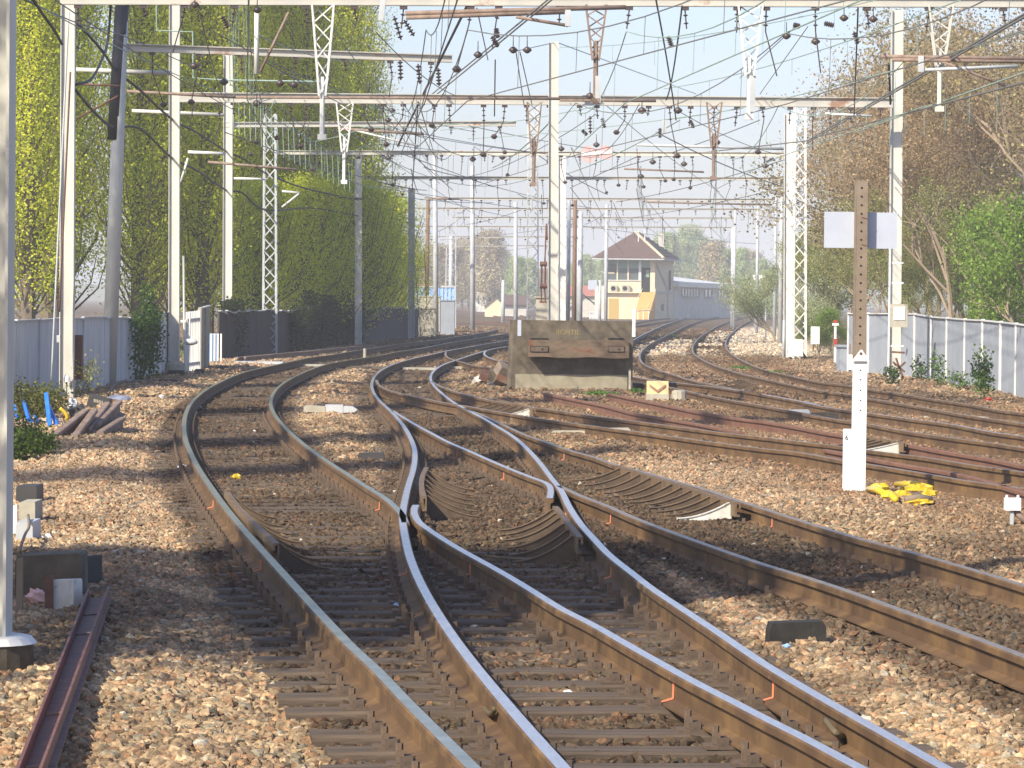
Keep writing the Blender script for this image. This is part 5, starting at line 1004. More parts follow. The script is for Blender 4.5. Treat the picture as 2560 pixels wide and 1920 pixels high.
for i, (x0, y0, x1, y1, Yq, rz) in enumerate(((222, 990, 275, 1020, 58, .25), (180, 1015, 215, 1055, 57, -.5), (222, 1028, 262, 1046, 57, 0), (268, 1000, 322, 1028, 59, .1))):
    a, c = P(x0, y0, Yq), P(x1, y1, Yq); t = empty('battery_case', ((a.x+c.x)/2, Yq, -.2), ['black ribbed battery case on top of the scrap heap', 'tilted black battery case left of the scrap rails', 'black battery case half buried under the scrap rails', 'dark rusty case under the white plastic bag'][i], 'battery case')
    MB().box(((a.x+c.x)/2, Yq, (a.z+c.z)/2), (c.x-a.x, .3, a.z-c.z), tilt=(0, rz)).build('case', m_blk if i < 3 else m_rustd, t)
    if i < 3:
        w_ = (c.x-a.x)*.42
        for k in range(6): MB().box(((a.x+c.x)/2-w_/2*.9+w_*k/5.5, Yq-.155, (a.z+c.z)/2+.01-math.sin(rz)*(-w_/2+w_*k/5.5)), (w_/9, .012, .055)).build('grille_bar', m_concl, t)
for i, (px, py, w_, h_, Yq) in enumerate(((298, 998, 50, 20, 60), (182, 1015, 26, 38, 57), (160, 1075, 20, 18, 56))):
    q = P(px, py, Yq); r = w_/2*MP(Yq); o = blob(q, r, (1.1, .8, h_/w_), 50+i, .22).build('plastic_bag', m_plast); recenter(o, tuple(q)); tag(o, ['white plastic bag draped on the right of the scrap heap', 'crumpled white plastic bag left of the battery cases', 'small scrap of white film behind the blue frame'][i], 'plastic bag')
# blue trolley frame
t = empty('blue_trolley', tuple(gz(90, 1090)), 'tangled bright blue steel trolley frame among weeds at the left', 'trolley')
BT = [((116, 985), (128, 1095), 10), ((120, 1010), (152, 1085), 8), ((60, 1000), (72, 1050), 8), ((72, 1045), (92, 1090), 14), ((128, 1092), (165, 1078), 10), ((38, 1015), (52, 1095), 6), ((45, 1072), (80, 1068), 8), ((90, 1040), (98, 1090), 8), ((135, 1040), (160, 1072), 4)]
for i, (a, c, w_) in enumerate(BT):
    p, q = P(*a, 54+.12*i), P(*c, 53.2+.12*i); MB().bar(p, q, w_*MP(54), .06, up=Vector((0, 1, 0))).build('frame_tube', m_blue, t)
MB().box(tuple(P(108, 1056, 55)), (24*MP(55), .2, 20*MP(55))).build('crate', mat('cream_crate', (.72, .58, .38), rough=.7), t)
cable('yellow_hose', [P(100, 1068, 53), P(112, 1066, 53), P(116, 1080, 53), P(112, 1095, 53), P(122, 1100, 53)], .03, m_yell, 'dirty yellow hose around the blue frame', 'hose')
cable('yellow_hose', [P(150, 1020, 55), P(165, 1035, 55), P(168, 1052, 55), P(162, 1065, 55)], .03, m_yell, 'curved yellow hose right of the blue frame', 'hose')
def shrub(pxs, n, r, hgt, label, col, size=.09, name='shrub', cat='shrub'):
    cs = [np.array(tuple(gz(x, y_))) for x, y_ in pxs]; c0 = cs[0]; k = rng.integers(0, len(cs), n); C_ = np.array(cs)[k]; d = rng.normal(size=(n, 3)); d /= np.linalg.norm(d, axis=1)[:, None]; rad = rng.random(n)[:, None]**.5
    # clumps
    nc_ = 14*len(cs); cl = rng.normal(size=(nc_, 3))*.22; ci = rng.integers(0, nc_, n)
    p = C_+d*rad*np.array([r, r, hgt/2])*.75+cl[ci]*np.array([r, r, hgt])+np.array([0, 0, hgt/2]); p[:, 2] = np.maximum(p[:, 2], C_[:, 2]+.02)
    colr = np.array(col)*rng.lognormal(0, .35, n)[:, None]; t = empty(name, tuple(c0), label, cat); put(leaf_cloud(p-c0, np.full(n, size)*rng.uniform(.6, 1.3, n), colr, up=.2), 'foliage', t)
    b = MB()
    for j in range(min(5, 3*len(cs))):
        c = Vector(cs[j % len(cs)]); MB().tube([c, c+Vector((random.uniform(-r, r)*.4, random.uniform(-r, r)*.4, hgt*.5)), c+Vector((random.uniform(-r, r)*.8, random.uniform(-r, r)*.8, hgt))], [.012, .008, .004], 4).build('stem', m_bark, t)
    return t
shrub([(60, 1120), (95, 1140), (40, 1150)], 2600, .30, .32, 'low leafy bramble in front of the blue frame', (.10, .15, .03), .055)
shrub([(60, 1060), (130, 1050), (95, 1050), (45, 1040)], 2600, .34, .55, 'yellowish bramble growing around the blue frame', (.16, .17, .04), .06)
shrub([(200, 995), (225, 990)], 500, .35, .8, 'sprig of pale yellow leaves against the left fence', (.36, .36, .12), .06)
shrub([(2230+0, 960)], 400, .3, .4, 'tiny weed at the foot of the right mast', (.08, .14, .03), .07)
for i, (px, py, h_, n_) in enumerate(((2460, 1000, .9, 700), (2345, 962, .7, 300), (2300, 950, .5, 250), (2400, 975, .45, 200))):
    shrub([(px, py)], n_, .28, h_, ['bushiest weed against the right fence', 'thin weed on the third fence panel at right', 'small weed by the right mast box', 'short weed near the fence shadow'][i], (.12, .22, .04), .08, 'weed', 'weed')
for i, (px, py) in enumerate(((1540, 995), (1590, 985), (1876, 925), (1930, 935), (1500, 990), (1680, 842), (1850, 925))):
    shrub([(px, py)], 170, .2 if i < 2 else .4, .10, ['grass tuft between the siding rails at the stop', 'grass tuft at the right foot of the stop', 'left bright weed inside the rightmost track', 'right bright weed inside the rightmost track', 'faint dry tuft at the stop plinth', 'weed tuft on the signal box curve', 'small weed just inside the rightmost track'][i], (.14, .30, .04), .07, 'weed', 'weed')

# ------------------------------------------------------------------ signal box
Yx = 395.0
def S(px, py, dy=0): return P(px, py, Yx+dy)
base = S(1512, 800); t = empty('signal_box', (S(1575, 800).x, Yx, -.2), 'two-storey cream signal box with brown hipped roof and outside yellow stair', 'signal box')
xL, xR = S(1512, 700).x, S(1637, 700).x; zB = -.3; zS = S(1575, 730).z; zE = S(1575, 645).z; zSill = S(1575, 701).z
# right wall recedes to the right and back
xR2, yR2 = P(1684, 700, Yx+9).x, Yx+9
depth = Vector((xR2-xR, 9, 0)); dn = depth.normalized()
b = MB(); A0, A1, A2_, A3 = Vector((xL, Yx, 0)), Vector((xR, Yx, 0)), Vector((xR2, yR2, 0)), Vector((xR2-(xR-xL), yR2, 0))
def vz(p, z): return Vector((p.x, p.y, z))
# lower storey solid
b.add([vz(A0, zB), vz(A1, zB), vz(A2_, zB), vz(A3, zB), vz(A0, zS), vz(A1, zS), vz(A2_, zS), vz(A3, zS)], [(0, 1, 5, 4), (1, 2, 6, 5), (2, 3, 7, 6), (3, 0, 4, 7), (4, 5, 6, 7)])
b.build('lower_wall', m_cream, t)
def fbox(x0, y0, x1, y1, d, name, mt, dy=0, par=None):
    a, c = S(x0, y0), S(x1, y1); return MB().box(((a.x+c.x)/2, Yx+dy+d/2, (a.z+c.z)/2), (c.x-a.x, d, a.z-c.z)).build(name, mt, par or t)
fbox(1512, 701, 1603, 730, .25, 'sill_wall', m_cream, .02); fbox(1626, 648, 1637, 730, .3, 'corner_pier', m_cream, .01); fbox(1512, 643, 1626, 652, .3, 'lintel', m_cream, .01)
# upper right and back walls
b = MB(); b.add([vz(A1, zS), vz(A2_, zS), vz(A2_, zE), vz(A1, zE)]+[vz(A1-Vector((.3, 0, 0)), zS), vz(A2_-Vector((.3, 0, 0)), zS), vz(A2_-Vector((.3, 0, 0)), zE), vz(A1-Vector((.3, 0, 0)), zE)], [(0, 1, 2, 3), (7, 6, 5, 4), (3, 2, 6, 7), (0, 3, 7, 4), (1, 5, 6, 2)]); b.build('side_wall', m_cream, t)
b = MB(); b.add([vz(A3, zS), vz(A2_, zS), vz(A2_, zE), vz(A3, zE), vz(A3, zS)+Vector((0, .2, 0)), vz(A2_, zS)+Vector((0, .2, 0)), vz(A2_, zE)+Vector((0, .2, 0)), vz(A3, zE)+Vector((0, .2, 0))], [(0, 1, 2, 3), (7, 6, 5, 4)]); b.build('back_wall', m_creamg, t)
b = MB(); b.add([vz(A0, zS), vz(A3, zS), vz(A3, zE), vz(A0, zE)], [(0, 1, 2, 3)]); b.build('left_wall', m_cream, t)
b = MB(); b.bar(vz(A1, zS)+Vector((.03, -.03, 0)), vz(A2_, zS)+Vector((.03, 0, 0)), .14, .18); b.build('string_course', m_creamg, t)
# windows
wx = [(1518, 1542), (1545, 1569), (1572, 1597)]
for i, (x0, x1) in enumerate(wx):
    w_ = fbox(x0, 652, x1, 701, .06, 'window', m_glassd, .12); a, c = S(x0, 652), S(x1, 671 if i else 660)
    MB().box(((a.x+c.x)/2, Yx+.09, (a.z+c.z)/2), (c.x-a.x, .03, a.z-c.z)).build('blind', m_blind, w_)
for x0, x1 in ((1512, 1517.5), (1542, 1545), (1569, 1572), (1597, 1603)): fbox(x0, 650, x1, 702, .16, 'mullion', m_cream if x0 < 1590 else m_white, .0)
fbox(1603, 652, 1626, 669, .06, 'door_blind', m_blind, .1); dr = fbox(1604, 669, 1626, 729, .05, 'doorway', m_black, .25); fbox(1615, 675, 1623, 693, .03, 'door_glass', m_blind, .2, dr)
fbox(1512, 699, 1600, 703, .12, 'window_ledge', m_creamg, -.08)
fbox(1520, 680, 1536, 684, .04, 'shelf', m_cream, .06)
for x0, x1 in ((1526, 1543), (1554, 1574)):
    u = fbox(x0, 713, x1, 729, .4, 'air_unit', m_concl, -.42); a = S((x0*.6+x1*.4), 721); MB().tube([(a.x, Yx-.44, a.z), (a.x, Yx-.425, a.z)], .25, 12).build('fan', m_black, u)
fbox(1509, 729, 1606, 733, .8, 'balcony_slab', m_cream, -.5)
fbox(1522, 746, 1546, 799, .06, 'lower_door', mat('yellow_door', (.50, .34, .10), rough=.7), -.03)
# yellow stair
m_stair = mat('yellow_brick_stair', (.72, .46, .16), (.56, .34, .11), 9, .85, bump=.5); b = MB(); n = 12
for i in range(n):
    f = i/(n-1); xa = 1592+(1632-1592)*(1-f)-0; xl_ = 1602-f*22; xh = 1638-f*22; zt5 = zS-(zS-zB)*f; a, c = S(xl_, 700), S(xh, 700)
    b.box(((a.x+c.x)/2, Yx-.9-f*1.6, (zt5+zB)/2), (c.x-a.x, .3+.3*f, zt5-zB))
b.build('stair', m_stair, t)
b = MB(); a, c = S(1590, 735, -2.6), S(1602, 800, -2.6); b.tube([S(1606, 722, -.5), S(1585, 765, -2)], .04, 5); b.tube([S(1640, 722, -.5), S(1618, 770, -2)], .04, 5)
b.build('hand_rail', m_cream, t)
# roof hip
ov = 1.4; e0 = S(1480, 644, -ov); e1_ = S(1659, 645, -ov); zR = e0.z
E0 = Vector((e0.x, Yx-ov, zR)); E1 = Vector((e1_.x, Yx-ov, zR)); off2 = P(1702, 643, yR2+ov); E2_ = Vector((off2.x, yR2+ov, zR)); E3 = E2_-(E1-E0)
ap = P(1587, 580, Yx+4.2); ap2 = P(1600, 580, Yx+5.5); ap2.z = ap.z
b = MB(); b.add([E0, E1, E2_, E3, ap, ap2], [(0, 1, 4), (1, 2, 5, 4), (2, 3, 5), (3, 0, 4, 5), (3, 2, 1, 0)])
rf = b.build('roof', m_tile, t)
def tiles(p00, p10, ptop, nrow, ncol):     # ribs of pantiles up one slope
    b = MB(); nrm = (p10-p00).cross(ptop-p00).normalized()
    if nrm.z < 0: nrm = -nrm
    for i in range(ncol):
        f = (i+.5)/ncol; q = p00.lerp(p10, f); pr = (ptop-p00).dot((p10-p00).normalized())/(p10-p00).length; g_ = (f/pr if f < pr else (1-f)/(1-pr)); g_ = max(.05, min(1, g_))
        up_ = ptop-p00.lerp(p10, pr); b.bar(q+nrm*.03, q+up_*g_+nrm*.03, .09, .06)
    return b
tiles(E0, E1, ap, 0, 34).build('tile_ribs', m_tile, rf)
b = MB()
for i in range(1, 9):
    f = i/9; a = E1.lerp(ap2, f); c = E2_.lerp(ap2, f); b.bar(a+Vector((.05, 0, .04)), c+Vector((.05, 0, .04)), .10, .10)
b.build('tile_courses', m_tile, rf)
MB().bar(E1+Vector((0, 0, .05)), ap+Vector((0, 0, .05)), .25, .14).build('hip_tiles', m_cream, rf)
MB().bar(E0-Vector((0, .02, .12)), E1-Vector((0, .02, .12)), .14, .14).build('gutter', m_galb, t)
MB().bar(E1-Vector((-.02, 0, .12)), E2_-Vector((-.02, 0, .12)), .14, .14).build('gutter', m_galb, t)
for px in (1596, 1612): MB().tube([P(px, 605, Yx+2), P(px, 574, Yx+2)], .05, 5).build('vent_pipe', m_white, rf)
ch = MB(); a, c = P(1646, 584, Yx+7), P(1659, 618, Yx+7); ch.box(((a.x+c.x)/2, Yx+7.3, (a.z+c.z)/2), (c.x-a.x, .6, a.z-c.z)); ch.build('chimney', m_creamg, rf)
b = MB(); pA = vz(A1, zE-.5)+Vector((.1, 0, 0)); pB = A1.lerp(A2_, .65); pB = Vector((pB.x+.12, pB.y, zS+.3)); b.tube([pA, pB, Vector((pB.x, pB.y, 0))], .07, 6); b.build('drain_pipe', m_galb, t)
q = A1.lerp(A2_, .42); MB().box((q.x+.06, q.y, S(0, 752).z), (.1, 1.3, .7)).build('small_window', m_glassd, t)
q = A1.lerp(A2_, .8); MB().box((q.x+.06, q.y, S(0, 683).z), (.1, 1.2, 2.2)).build('side_window', m_glassd, t)
# low annex
t = empty('low_building', (P(1690, 790, 405).x, 405, -.2), 'long low grey building with flat white roof behind the signal box', 'building')
Ya, Yb2 = 404, 470; a0 = P(1685, 792, Ya); a1_ = P(1838, 779, Yb2); zl = P(1685, 716, Ya).z; a0.z = a1_.z = -.3
d = (a1_-a0).normalized(); nb = Vector((-d.y, d.x, 0))*9
b = MB(); zt6 = zl; b.add([a0, a1_, a1_+nb, a0+nb, vz(a0, zt6), vz(a1_, zt6), vz(a1_+nb, zt6), vz(a0+nb, zt6)], [(0, 1, 5, 4), (1, 2, 6, 5), (2, 3, 7, 6), (3, 0, 4, 7)]); b.build('wall', mat('pale_annex_render', (.60, .56, .48), (.68, .64, .56), 1.5, .85), t)
b = MB(); o_ = Vector((.5, -.6, 0)); r0, r1 = vz(a0, zt6)+o_, vz(a1_, zt6)+o_; up1 = Vector((0, 0, .55)); top_ = nb*1.02+Vector((0, 0, 1.6))
b.add([r0, r1, r1+up1, r0+up1, r0+top_, r1+top_, r1+up1+nb, r0+up1+nb], [(0, 1, 2, 3), (3, 2, 5, 4), (0, 3, 4), (1, 5, 2), (0, 4, 5, 1)]); b.build('roof', m_galw, t)
def awin(f0, f1, z0, z1, nb_=1):
    p, q = a0.lerp(a1_, f0), a0.lerp(a1_, f1); n_ = Vector((d.y, -d.x, 0))*.06; w_ = MB(); w_.add([vz(p, z0)+n_, vz(q, z0)+n_, vz(q, z1)+n_, vz(p, z1)+n_], [(0, 1, 2, 3)]); o = w_.build('window', m_glassd, t)
    k = max(1, nb_); b2 = MB()
    for j in range(k+1): r = p.lerp(q, j/k); b2.bar(vz(r, z0)+n_*1.5, vz(r, z1)+n_*1.5, .12, .12, up=Vector((0, 1, 0)))
    b2.bar(vz(p, z0)+n_*2, vz(q, z0)+n_*2, .25, .15); b2.build('frame', m_creamg, o)
zw0, zw1 = P(1710, 741, 410).z, P(1710, 722, 410).z
awin(.10, .36, zw0, zw1, 6); awin(.45, .57, zw0, zw1, 2); awin(.68, .78, zw0, zw1, 2); awin(.85, .94, zw0, zw1, 2)
t = empty('railing', (P(1650, 800, 380).x, 380, -.2), 'low white tube railing in front of the signal box and annex', 'railing')
for i in range(20):
    px = 1582+i*13 if i < 9 else 1700+(i-9)*10; Yq = 382+i*3; py = 800-i*.9; z0 = -.25; z1 = P(px, py-24, Yq).z; MB().tube([(P(px, py, Yq).x, Yq, z0), (P(px, py, Yq).x, Yq, z1)], .05, 5).build('post', m_white, t)
MB().tube([P(1582, 778, 382), P(1700, 772, 410)], .04, 5).build('top_rail', m_galw, t)
t = empty('railing', (P(1485, 800, 385).x, 385, -.2), 'white picket railing left of the signal box', 'railing')
for i in range(12): px = 1474+i*3.4; MB().box((P(px, 790, 385).x, 385, P(px, 790, 385).z), (.07, .05, 24*MP(385))).build('picket', m_white, t)
# blank board left of the signal box
q = P(1481, 712, 330); o = MB().box((q.x, 329.7, q.z), (22*MP(330), .05, 24*MP(330))).build('board', m_panel); recenter(o, tuple(q)); tag(o, 'blank grey square board mounted left of the signal box', 'board')
q = P(1894, 694, 300); o = MB().box((q.x, 299.7, q.z), (26*MP(300), .05, 12*MP(300))).build('board', m_white); recenter(o, tuple(q)); tag(o, 'blank white board on the post at the far track bend', 'board')

# ------------------------------------------------------------------ distant buildings
def gable(name, x0, x1, yb, ye, yr, Y, D, wall, roof, label, gab_front=False, wins=0):
    a, c = P(x0, ye, Y), P(x1, ye, Y); zr = P((x0+x1)/2, yr, Y).z; ze = a.z; W_ = c.x-a.x; t = empty(name, (a.x, Y, -.2), label, 'house')
    MB().box(((a.x+c.x)/2, Y+D/2, (ze-.4)/2), (W_, D, ze+.4)).build('wall', wall, t); b = MB(); o = .5
    if gab_front:
        b.add([(a.x-o, Y-o, ze-.1), (c.x+o, Y-o, ze-.1), ((a.x+c.x)/2, Y-o, zr), (a.x-o, Y+D, ze-.1), (c.x+o, Y+D, ze-.1), ((a.x+c.x)/2, Y+D, zr)], [(0, 2, 5, 3), (1, 4, 5, 2)])
        MB().add([(a.x, Y-.02, ze), (c.x, Y-.02, ze), ((a.x+c.x)/2, Y-.02, zr-.3)], [(0, 1, 2)]).build('gable', wall, t)
    else: b.add([(a.x-o, Y-o, ze-.1), (c.x+o, Y-o, ze-.1), (c.x+o, Y+D/2, zr), (a.x-o, Y+D/2, zr), (a.x-o, Y+D+o, ze-.1), (c.x+o, Y+D+o, ze-.1)], [(0, 1, 2, 3), (3, 2, 5, 4)]); b.add([(a.x-.3, Y, ze), (a.x-.3, Y+D, ze), (a.x-.3, Y+D/2, zr)], [(0, 1, 2)])
    b.build('roof', roof, t)
    for k in range(wins): x = a.x+W_*(k+.5)/wins; MB().box((x, Y-.03, ze*.5), (W_/wins*.3, .08, ze*.35)).build('window', m_glassd, t)
gable('house', 1212, 1262, 778, 764, 738, 420, 10, m_cream, m_tile, 'low house with white gable and dark roof left of the lattice mast', True)
gable('house', 1262, 1316, 778, 760, 738, 440, 10, m_creamg, m_tile, 'long dark-roofed shed beside the white-gabled house')
gable('house', 1405, 1500, 800, 738, 713, 460, 14, m_creamg, m_redroof, 'building with a bright red tiled roof left of the signal box', False, 4)
gable('house', 1416, 1500, 800, 775, 735, 430, 10, m_creamg, m_tile, 'grey rubble-walled house in front of the red roof', True, 2)
gable('house', 1190, 1215, 765, 722, 705, 600, 12, m_galw, m_redroof, 'white house with a faded red roof among the distant trees', False, 2)
gable('house', 1040, 1066, 765, 716, 708, 560, 12, m_creamg, m_redroof, 'reddish roofed house behind the blue wagons', False, 2)
gable('house', 1930, 1990, 790, 760, 740, 640, 14, m_creamg, m_redroof, 'far reddish house beyond the right track bend')
for i, (x0, x1) in enumerate(((978, 1022), (1026, 1074), (1078, 1136))):
    t = empty('freight_wagon', (P(x0, 760, 290).x, 290, -.2), ['pale blue freight wagon half hidden by the poplars', 'pale blue freight wagon in the middle of the three', 'pale blue freight wagon nearest the lattice mast'][i], 'wagon', None); a, c = P(x0, 718, 290), P(x1, 762, 290)
    MB().box(((a.x+c.x)/2, 291.3, (a.z+c.z)/2), (c.x-a.x, 2.6, a.z-c.z)).build('body', m_bluec, t); MB().box(((a.x+c.x)/2, 291.3, a.z+.05), (c.x-a.x+.1, 2.8, .12)).build('roof', m_galb, t)
    for k in range(7): x = a.x+(c.x-a.x)*k/6; MB().box((x, 289.97, (a.z+c.z)/2), (.08, .08, a.z-c.z)).build('rib', m_bluec, t)
    for k in (.2, .8): x = a.x+(c.x-a.x)*k; MB().tube([(x, 290.2, .25), (x, 290.35, .25)], .45, 14).build('wheel', m_blk, t)
for i, (x0, x1, yt, Y) in enumerate(((1795, 1810, 612, 2600), (1818, 1836, 606, 2700), (1838, 1850, 616, 2600), (1856, 1874, 632, 2500), (1440, 1447, 648, 2600), (1450, 1462, 640, 2700))):
    t = empty('tower_block', (P(x0, 750, Y).x, Y, -.2), ['leftmost pale tower block beyond the low building', 'tallest pale tower block beyond the low building', 'slim tower block beyond the low building', 'rightmost cream tower block beyond the far bend', 'slimmer faint tower far left of the signal box', 'wider faint tower far left of the signal box'][i], 'tower block')
    a, c = P(x0, yt, Y), P(x1, yt, Y); MB().box(((a.x+c.x)/2, Y+8, a.z/2-.2), (c.x-a.x, 16, a.z+.4)).build('wall', m_cream if i % 2 else m_galw, t)
    b = MB()
    for k in range(12): MB().box(((a.x+c.x)/2, Y-.1, a.z*(k+.6)/12.5), ((c.x-a.x)*.86, .2, 1.2)).build('window_band', m_galb, t)

# ------------------------------------------------------------------ trees
def poplar_mesh(H, R, nb, per, size, col, seed, tip=.15, wide=0.0):
    r = np.random.default_rng(seed); C_ = []; K = []
    b = MB(); b.tube([(0, 0, -.3), (.05, 0, H*.3), (-.05, .05, H*.65), (0, 0, H*.97)], [.28, .2, .11, .02], 7)
    for i in range(nb):
        h0 = H*(.04+.84*r.random()**1.05); ph = r.random()*6.283; prof = (1-(h0/H))**.55*(.55+.45*min(1, h0/(H*.12))); Rr = R*prof*r.uniform(.45, 1.08)+wide*R*(1-h0/H)*r.random(); Lh = r.uniform(1.2, 3.2)*(.7+.6*R/2)
        p0 = np.array([0, 0, h0]); p1 = np.array([math.cos(ph)*Rr*.75, math.sin(ph)*Rr*.75, h0+Lh*.45]); p2 = np.array([math.cos(ph)*Rr, math.sin(ph)*Rr, min(H*1.0, h0+Lh)])
        if i % 3 == 0: b.tube([tuple(p0), tuple(p1), tuple(p2)], [.045, .025, .008], 4)
        f = r.random(per)**.7; f = .25+.8*f; q = (1-f)[:, None]**2*p0+2*(f*(1-f))[:, None]*p1+(f**2)[:, None]*p2; q = q+r.normal(size=(per, 3))*np.array([.20, .20, .26])*(.6+.5*R/2)
        C_.append(q); K.append(np.full(per, r.lognormal(0, .26)))
    C_ = np.concatenate(C_); k = np.concatenate(K); n = len(C_); base_ = np.array(col)*(k*r.lognormal(0, .25, n))[:, None]; y_ = (r.random(n) < .3)[:, None]; base_ = np.where(y_, base_*np.array([1.25, 1.12, .8]), base_)
    rad_ = C_.copy(); rad_[:, 2] = 0; rad_ /= np.maximum(np.linalg.norm(rad_, axis=1)[:, None], .3); rad_[:, 2] = .5
    return leaf_cloud(C_, size*r.uniform(.6, 1.35, n), np.clip(base_, 0, .8), bias=rad_), b
PV = []
for s in range(3):
    me_, b_ = poplar_mesh(21+s*1.5, 2.3, 560, 88, .105, (.62, .70, .045), 100+s); tr = b_.build('trunk', m_bark); PV.append((me_, tr.data)); bpy.data.objects.remove(tr)
def plant(kind, px, Y, s, rz, label, group, xabs=None, name='poplar_tree', cat='tree'):
    x = X(px, Y) if xabs is None else xabs; t = empty(name, (x, Y, -.2), label, cat, group); t.rotation_euler = (0, 0, rz); t.scale = (s, s, s); put(kind[0], 'crown', t); put(kind[1], 'trunk', t); return t
pop = [(-30, 128, 1.0), (70, 125, 1.0), (160, 132, 1.05), (345, 130, 1.0), (425, 142, 1.08), (505, 132, 1.0), (590, 148, 1.1), (680, 155, 1.12), (760, 150, 1.05), (830, 165, 1.15), (895, 172, 1.0), (120, 150, 1.1), (400, 160, 1.1), (640, 170, 1.1), (720, 176, 1.15), (520, 165, 1.05), (0, 150, 1.1), (470, 150, .9), (800, 180, 1.15)]
pl_ = ['at the left edge', 'behind the leftmost H mast', 'left of the bluish gap in the crowns', 'right of the bluish gap in the crowns', 'behind the concrete-footed mast', 'between the concrete-footed mast and the slim white mast', 'behind the slim white mast', 'behind the first lattice mast', 'right of the first lattice mast', 'left of the third gantry mast', 'forming the right edge of the row', 'in the back row behind the leftmost H mast', 'in the back row behind the concrete-footed mast', 'in the back row behind the lattice mast', 'in the back row right of the lattice mast', 'in the back row near the slim white mast', 'in the back row at the left edge', 'shortest one in front near the slim white mast', 'in the back row near the right end']
for i, (px, Y, s) in enumerate(pop): plant(PV[i % 3], px, Y, s, i*1.3, 'yellow-green columnar poplar '+pl_[i], 'poplars behind the left fence')
me_, b_ = poplar_mesh(7.5, 2.4, 380, 85, .11, (.58, .68, .045), 200, wide=.6); tr = b_.build('trunk', m_bark); BUSH = (me_, tr.data); bpy.data.objects.remove(tr)
for i, (px, Y, s) in enumerate(((955, 190, .95), (1000, 215, .7), (880, 160, .9), (760, 145, .85), (640, 140, .8), (930, 175, .8))): plant(BUSH, px, Y, s, i*2.1, 'bushy bright green tree '+['at the right end of the poplar row', 'low over the blue wagons', 'behind the dark ivy fence near its far end', 'right behind the ivy mound', 'behind the lattice mast foot', 'against the third gantry mast'][i], 'bushy trees behind the dark fence', name='bushy_tree')
# off-frame trees on the left which shade the foreground
for i, (xa, ya, s) in enumerate(((-13.0, 14.5, .62), (-13.0, 29.0, .75), (-13.2, 38, .9), (-14, 52, .85), (-15.5, 70, .8))):
    plant(PV[i % 3], 0, ya, s, i*.7, 'poplar standing left of the picture, number %s from the camera' % ['first', 'second', 'third', 'fourth', 'fifth'][i], 'poplars beside the left masts', xabs=xa)

def bare_tree(H, seed, spread, nbud, budcol, twigs=900, bs=.10):
    r = random.Random(seed); b = MB(); tips = []
    def grow(p, d, L, rad, lev):
        q = p; pts = [p]; dd = d.copy(); n = 3
        for k in range(n):
            dd = (dd+Vector((r.gauss(0, .16), r.gauss(0, .16), r.gauss(.06, .08)))).normalized(); q = q+dd*(L/n); pts.append(q)
        b.tube(pts, [rad, rad*.8, rad*.62, rad*.45], 5 if lev < 2 else 3, cap=False)
        if lev >= 2: tips.extend([(pts[k], rad) for k in range(1, 4)])
        if lev >= 5: return
        nk = [5, 4, 4, 4, 3][lev]
        for k in range(nk):
            f = r.uniform(.35, 1.0); i = min(2, int(f*3)); s = pts[i].lerp(pts[i+1], f*3-i if f < 1 else 1)
            ang = r.uniform(.35, .85); ax = Vector((r.gauss(0, 1), r.gauss(0, 1), r.gauss(0, .35))).normalized(); nd = (dd+ax*ang*spread).normalized()
            grow(s, nd, L*r.uniform(.55, .78), rad*.55, lev+1)
    grow(Vector((0, 0, -.3)), Vector((0, 0, 1)), H*.34, .11, 0)
    rg = np.random.default_rng(seed); T = np.array([tuple(t_[0]) for t_ in tips]); idx_ = rg.integers(0, len(T), nbud); c = T[idx_]+rg.normal(size=(nbud, 3))*.22
    col = np.array(budcol)*rg.lognormal(0, .35, nbud)[:, None]
    return leaf_cloud(c, bs*rg.uniform(.5, 1.3, nbud), np.clip(col, 0, .8)), b
BT_ = []
for s, (H, col, nbud, bs) in enumerate(((13, (.44, .31, .17), 15000, .09), (14, (.38, .31, .14), 16000, .09), (10, (.32, .36, .10), 16000, .09), (8, (.50, .58, .32), 14000, .10), (7.5, (.22, .34, .055), 15000, .11))):
    me_, b_ = bare_tree(H, 300+s, 1.0, nbud, col, bs=bs); tr = b_.build('branches', m_twig); BT_.append((me_, tr.data)); bpy.data.objects.remove(tr)
def plantb(kind, px, Y, s, rz, label, group):
    t = empty('leafless_tree', (X(px, Y), Y, -.2), label, 'tree', group); t.rotation_euler = (0, 0, rz); t.scale = (s, s, s); put(BT_[kind][0], 'foliage', t); put(BT_[kind][1], 'branches', t)
bt = [(2560, 118, 1.25, 0), (2440, 128, 1.3, 1), (2330, 140, 1.2, 0), (2220, 150, 1.1, 1), (2130, 165, 1.0, 0), (2640, 110, 1.3, 1), (2390, 115, .95, 0), (2270, 125, .9, 2), (2500, 145, 1.5, 1), (2170, 140, .75, 2), (2085, 150, .72, 2), (2340, 160, 1.45, 0), (2050, 170, .8, 2), (2600, 140, 1.6, 0), (2470, 108, .75, 2), (2230, 122, .65, 2), (2400, 135, .8, 2), (2680, 125, 1.5, 1), (2300, 118, .5, 2), (2440, 118, .55, 2), (2550, 122, .6, 2), (2360, 150, .8, 1)]
bl_ = ['at the right edge of the picture', 'second from the right edge', 'left of the rusty pipes fan', 'behind the tall right mast', 'left behind the brown post', 'right at the frame edge in front', 'low one behind the third fence panel', 'shorter one right of the brown post', 'tallest one of the back row', 'small greenish one behind the brown post', 'small one right of the lattice mast', 'back one behind the tall right mast', 'greenish one beyond the lattice mast', 'tall one in the top right corner', 'small greenish one behind the fence at right', 'low one between brown post and tall mast', 'low green one behind the middle fence panels', 'tall one beyond the right edge', 'low greenish one right of the tall right mast', 'low greenish one behind the fifth fence panel', 'low greenish one near the bright bush', 'middle sized one over the fence centre']
for i, (px, Y, s, k) in enumerate(bt): plantb(k, px, Y, s, i*1.1, 'brown barely budding tree '+bl_[i], 'budding trees behind the right fence')
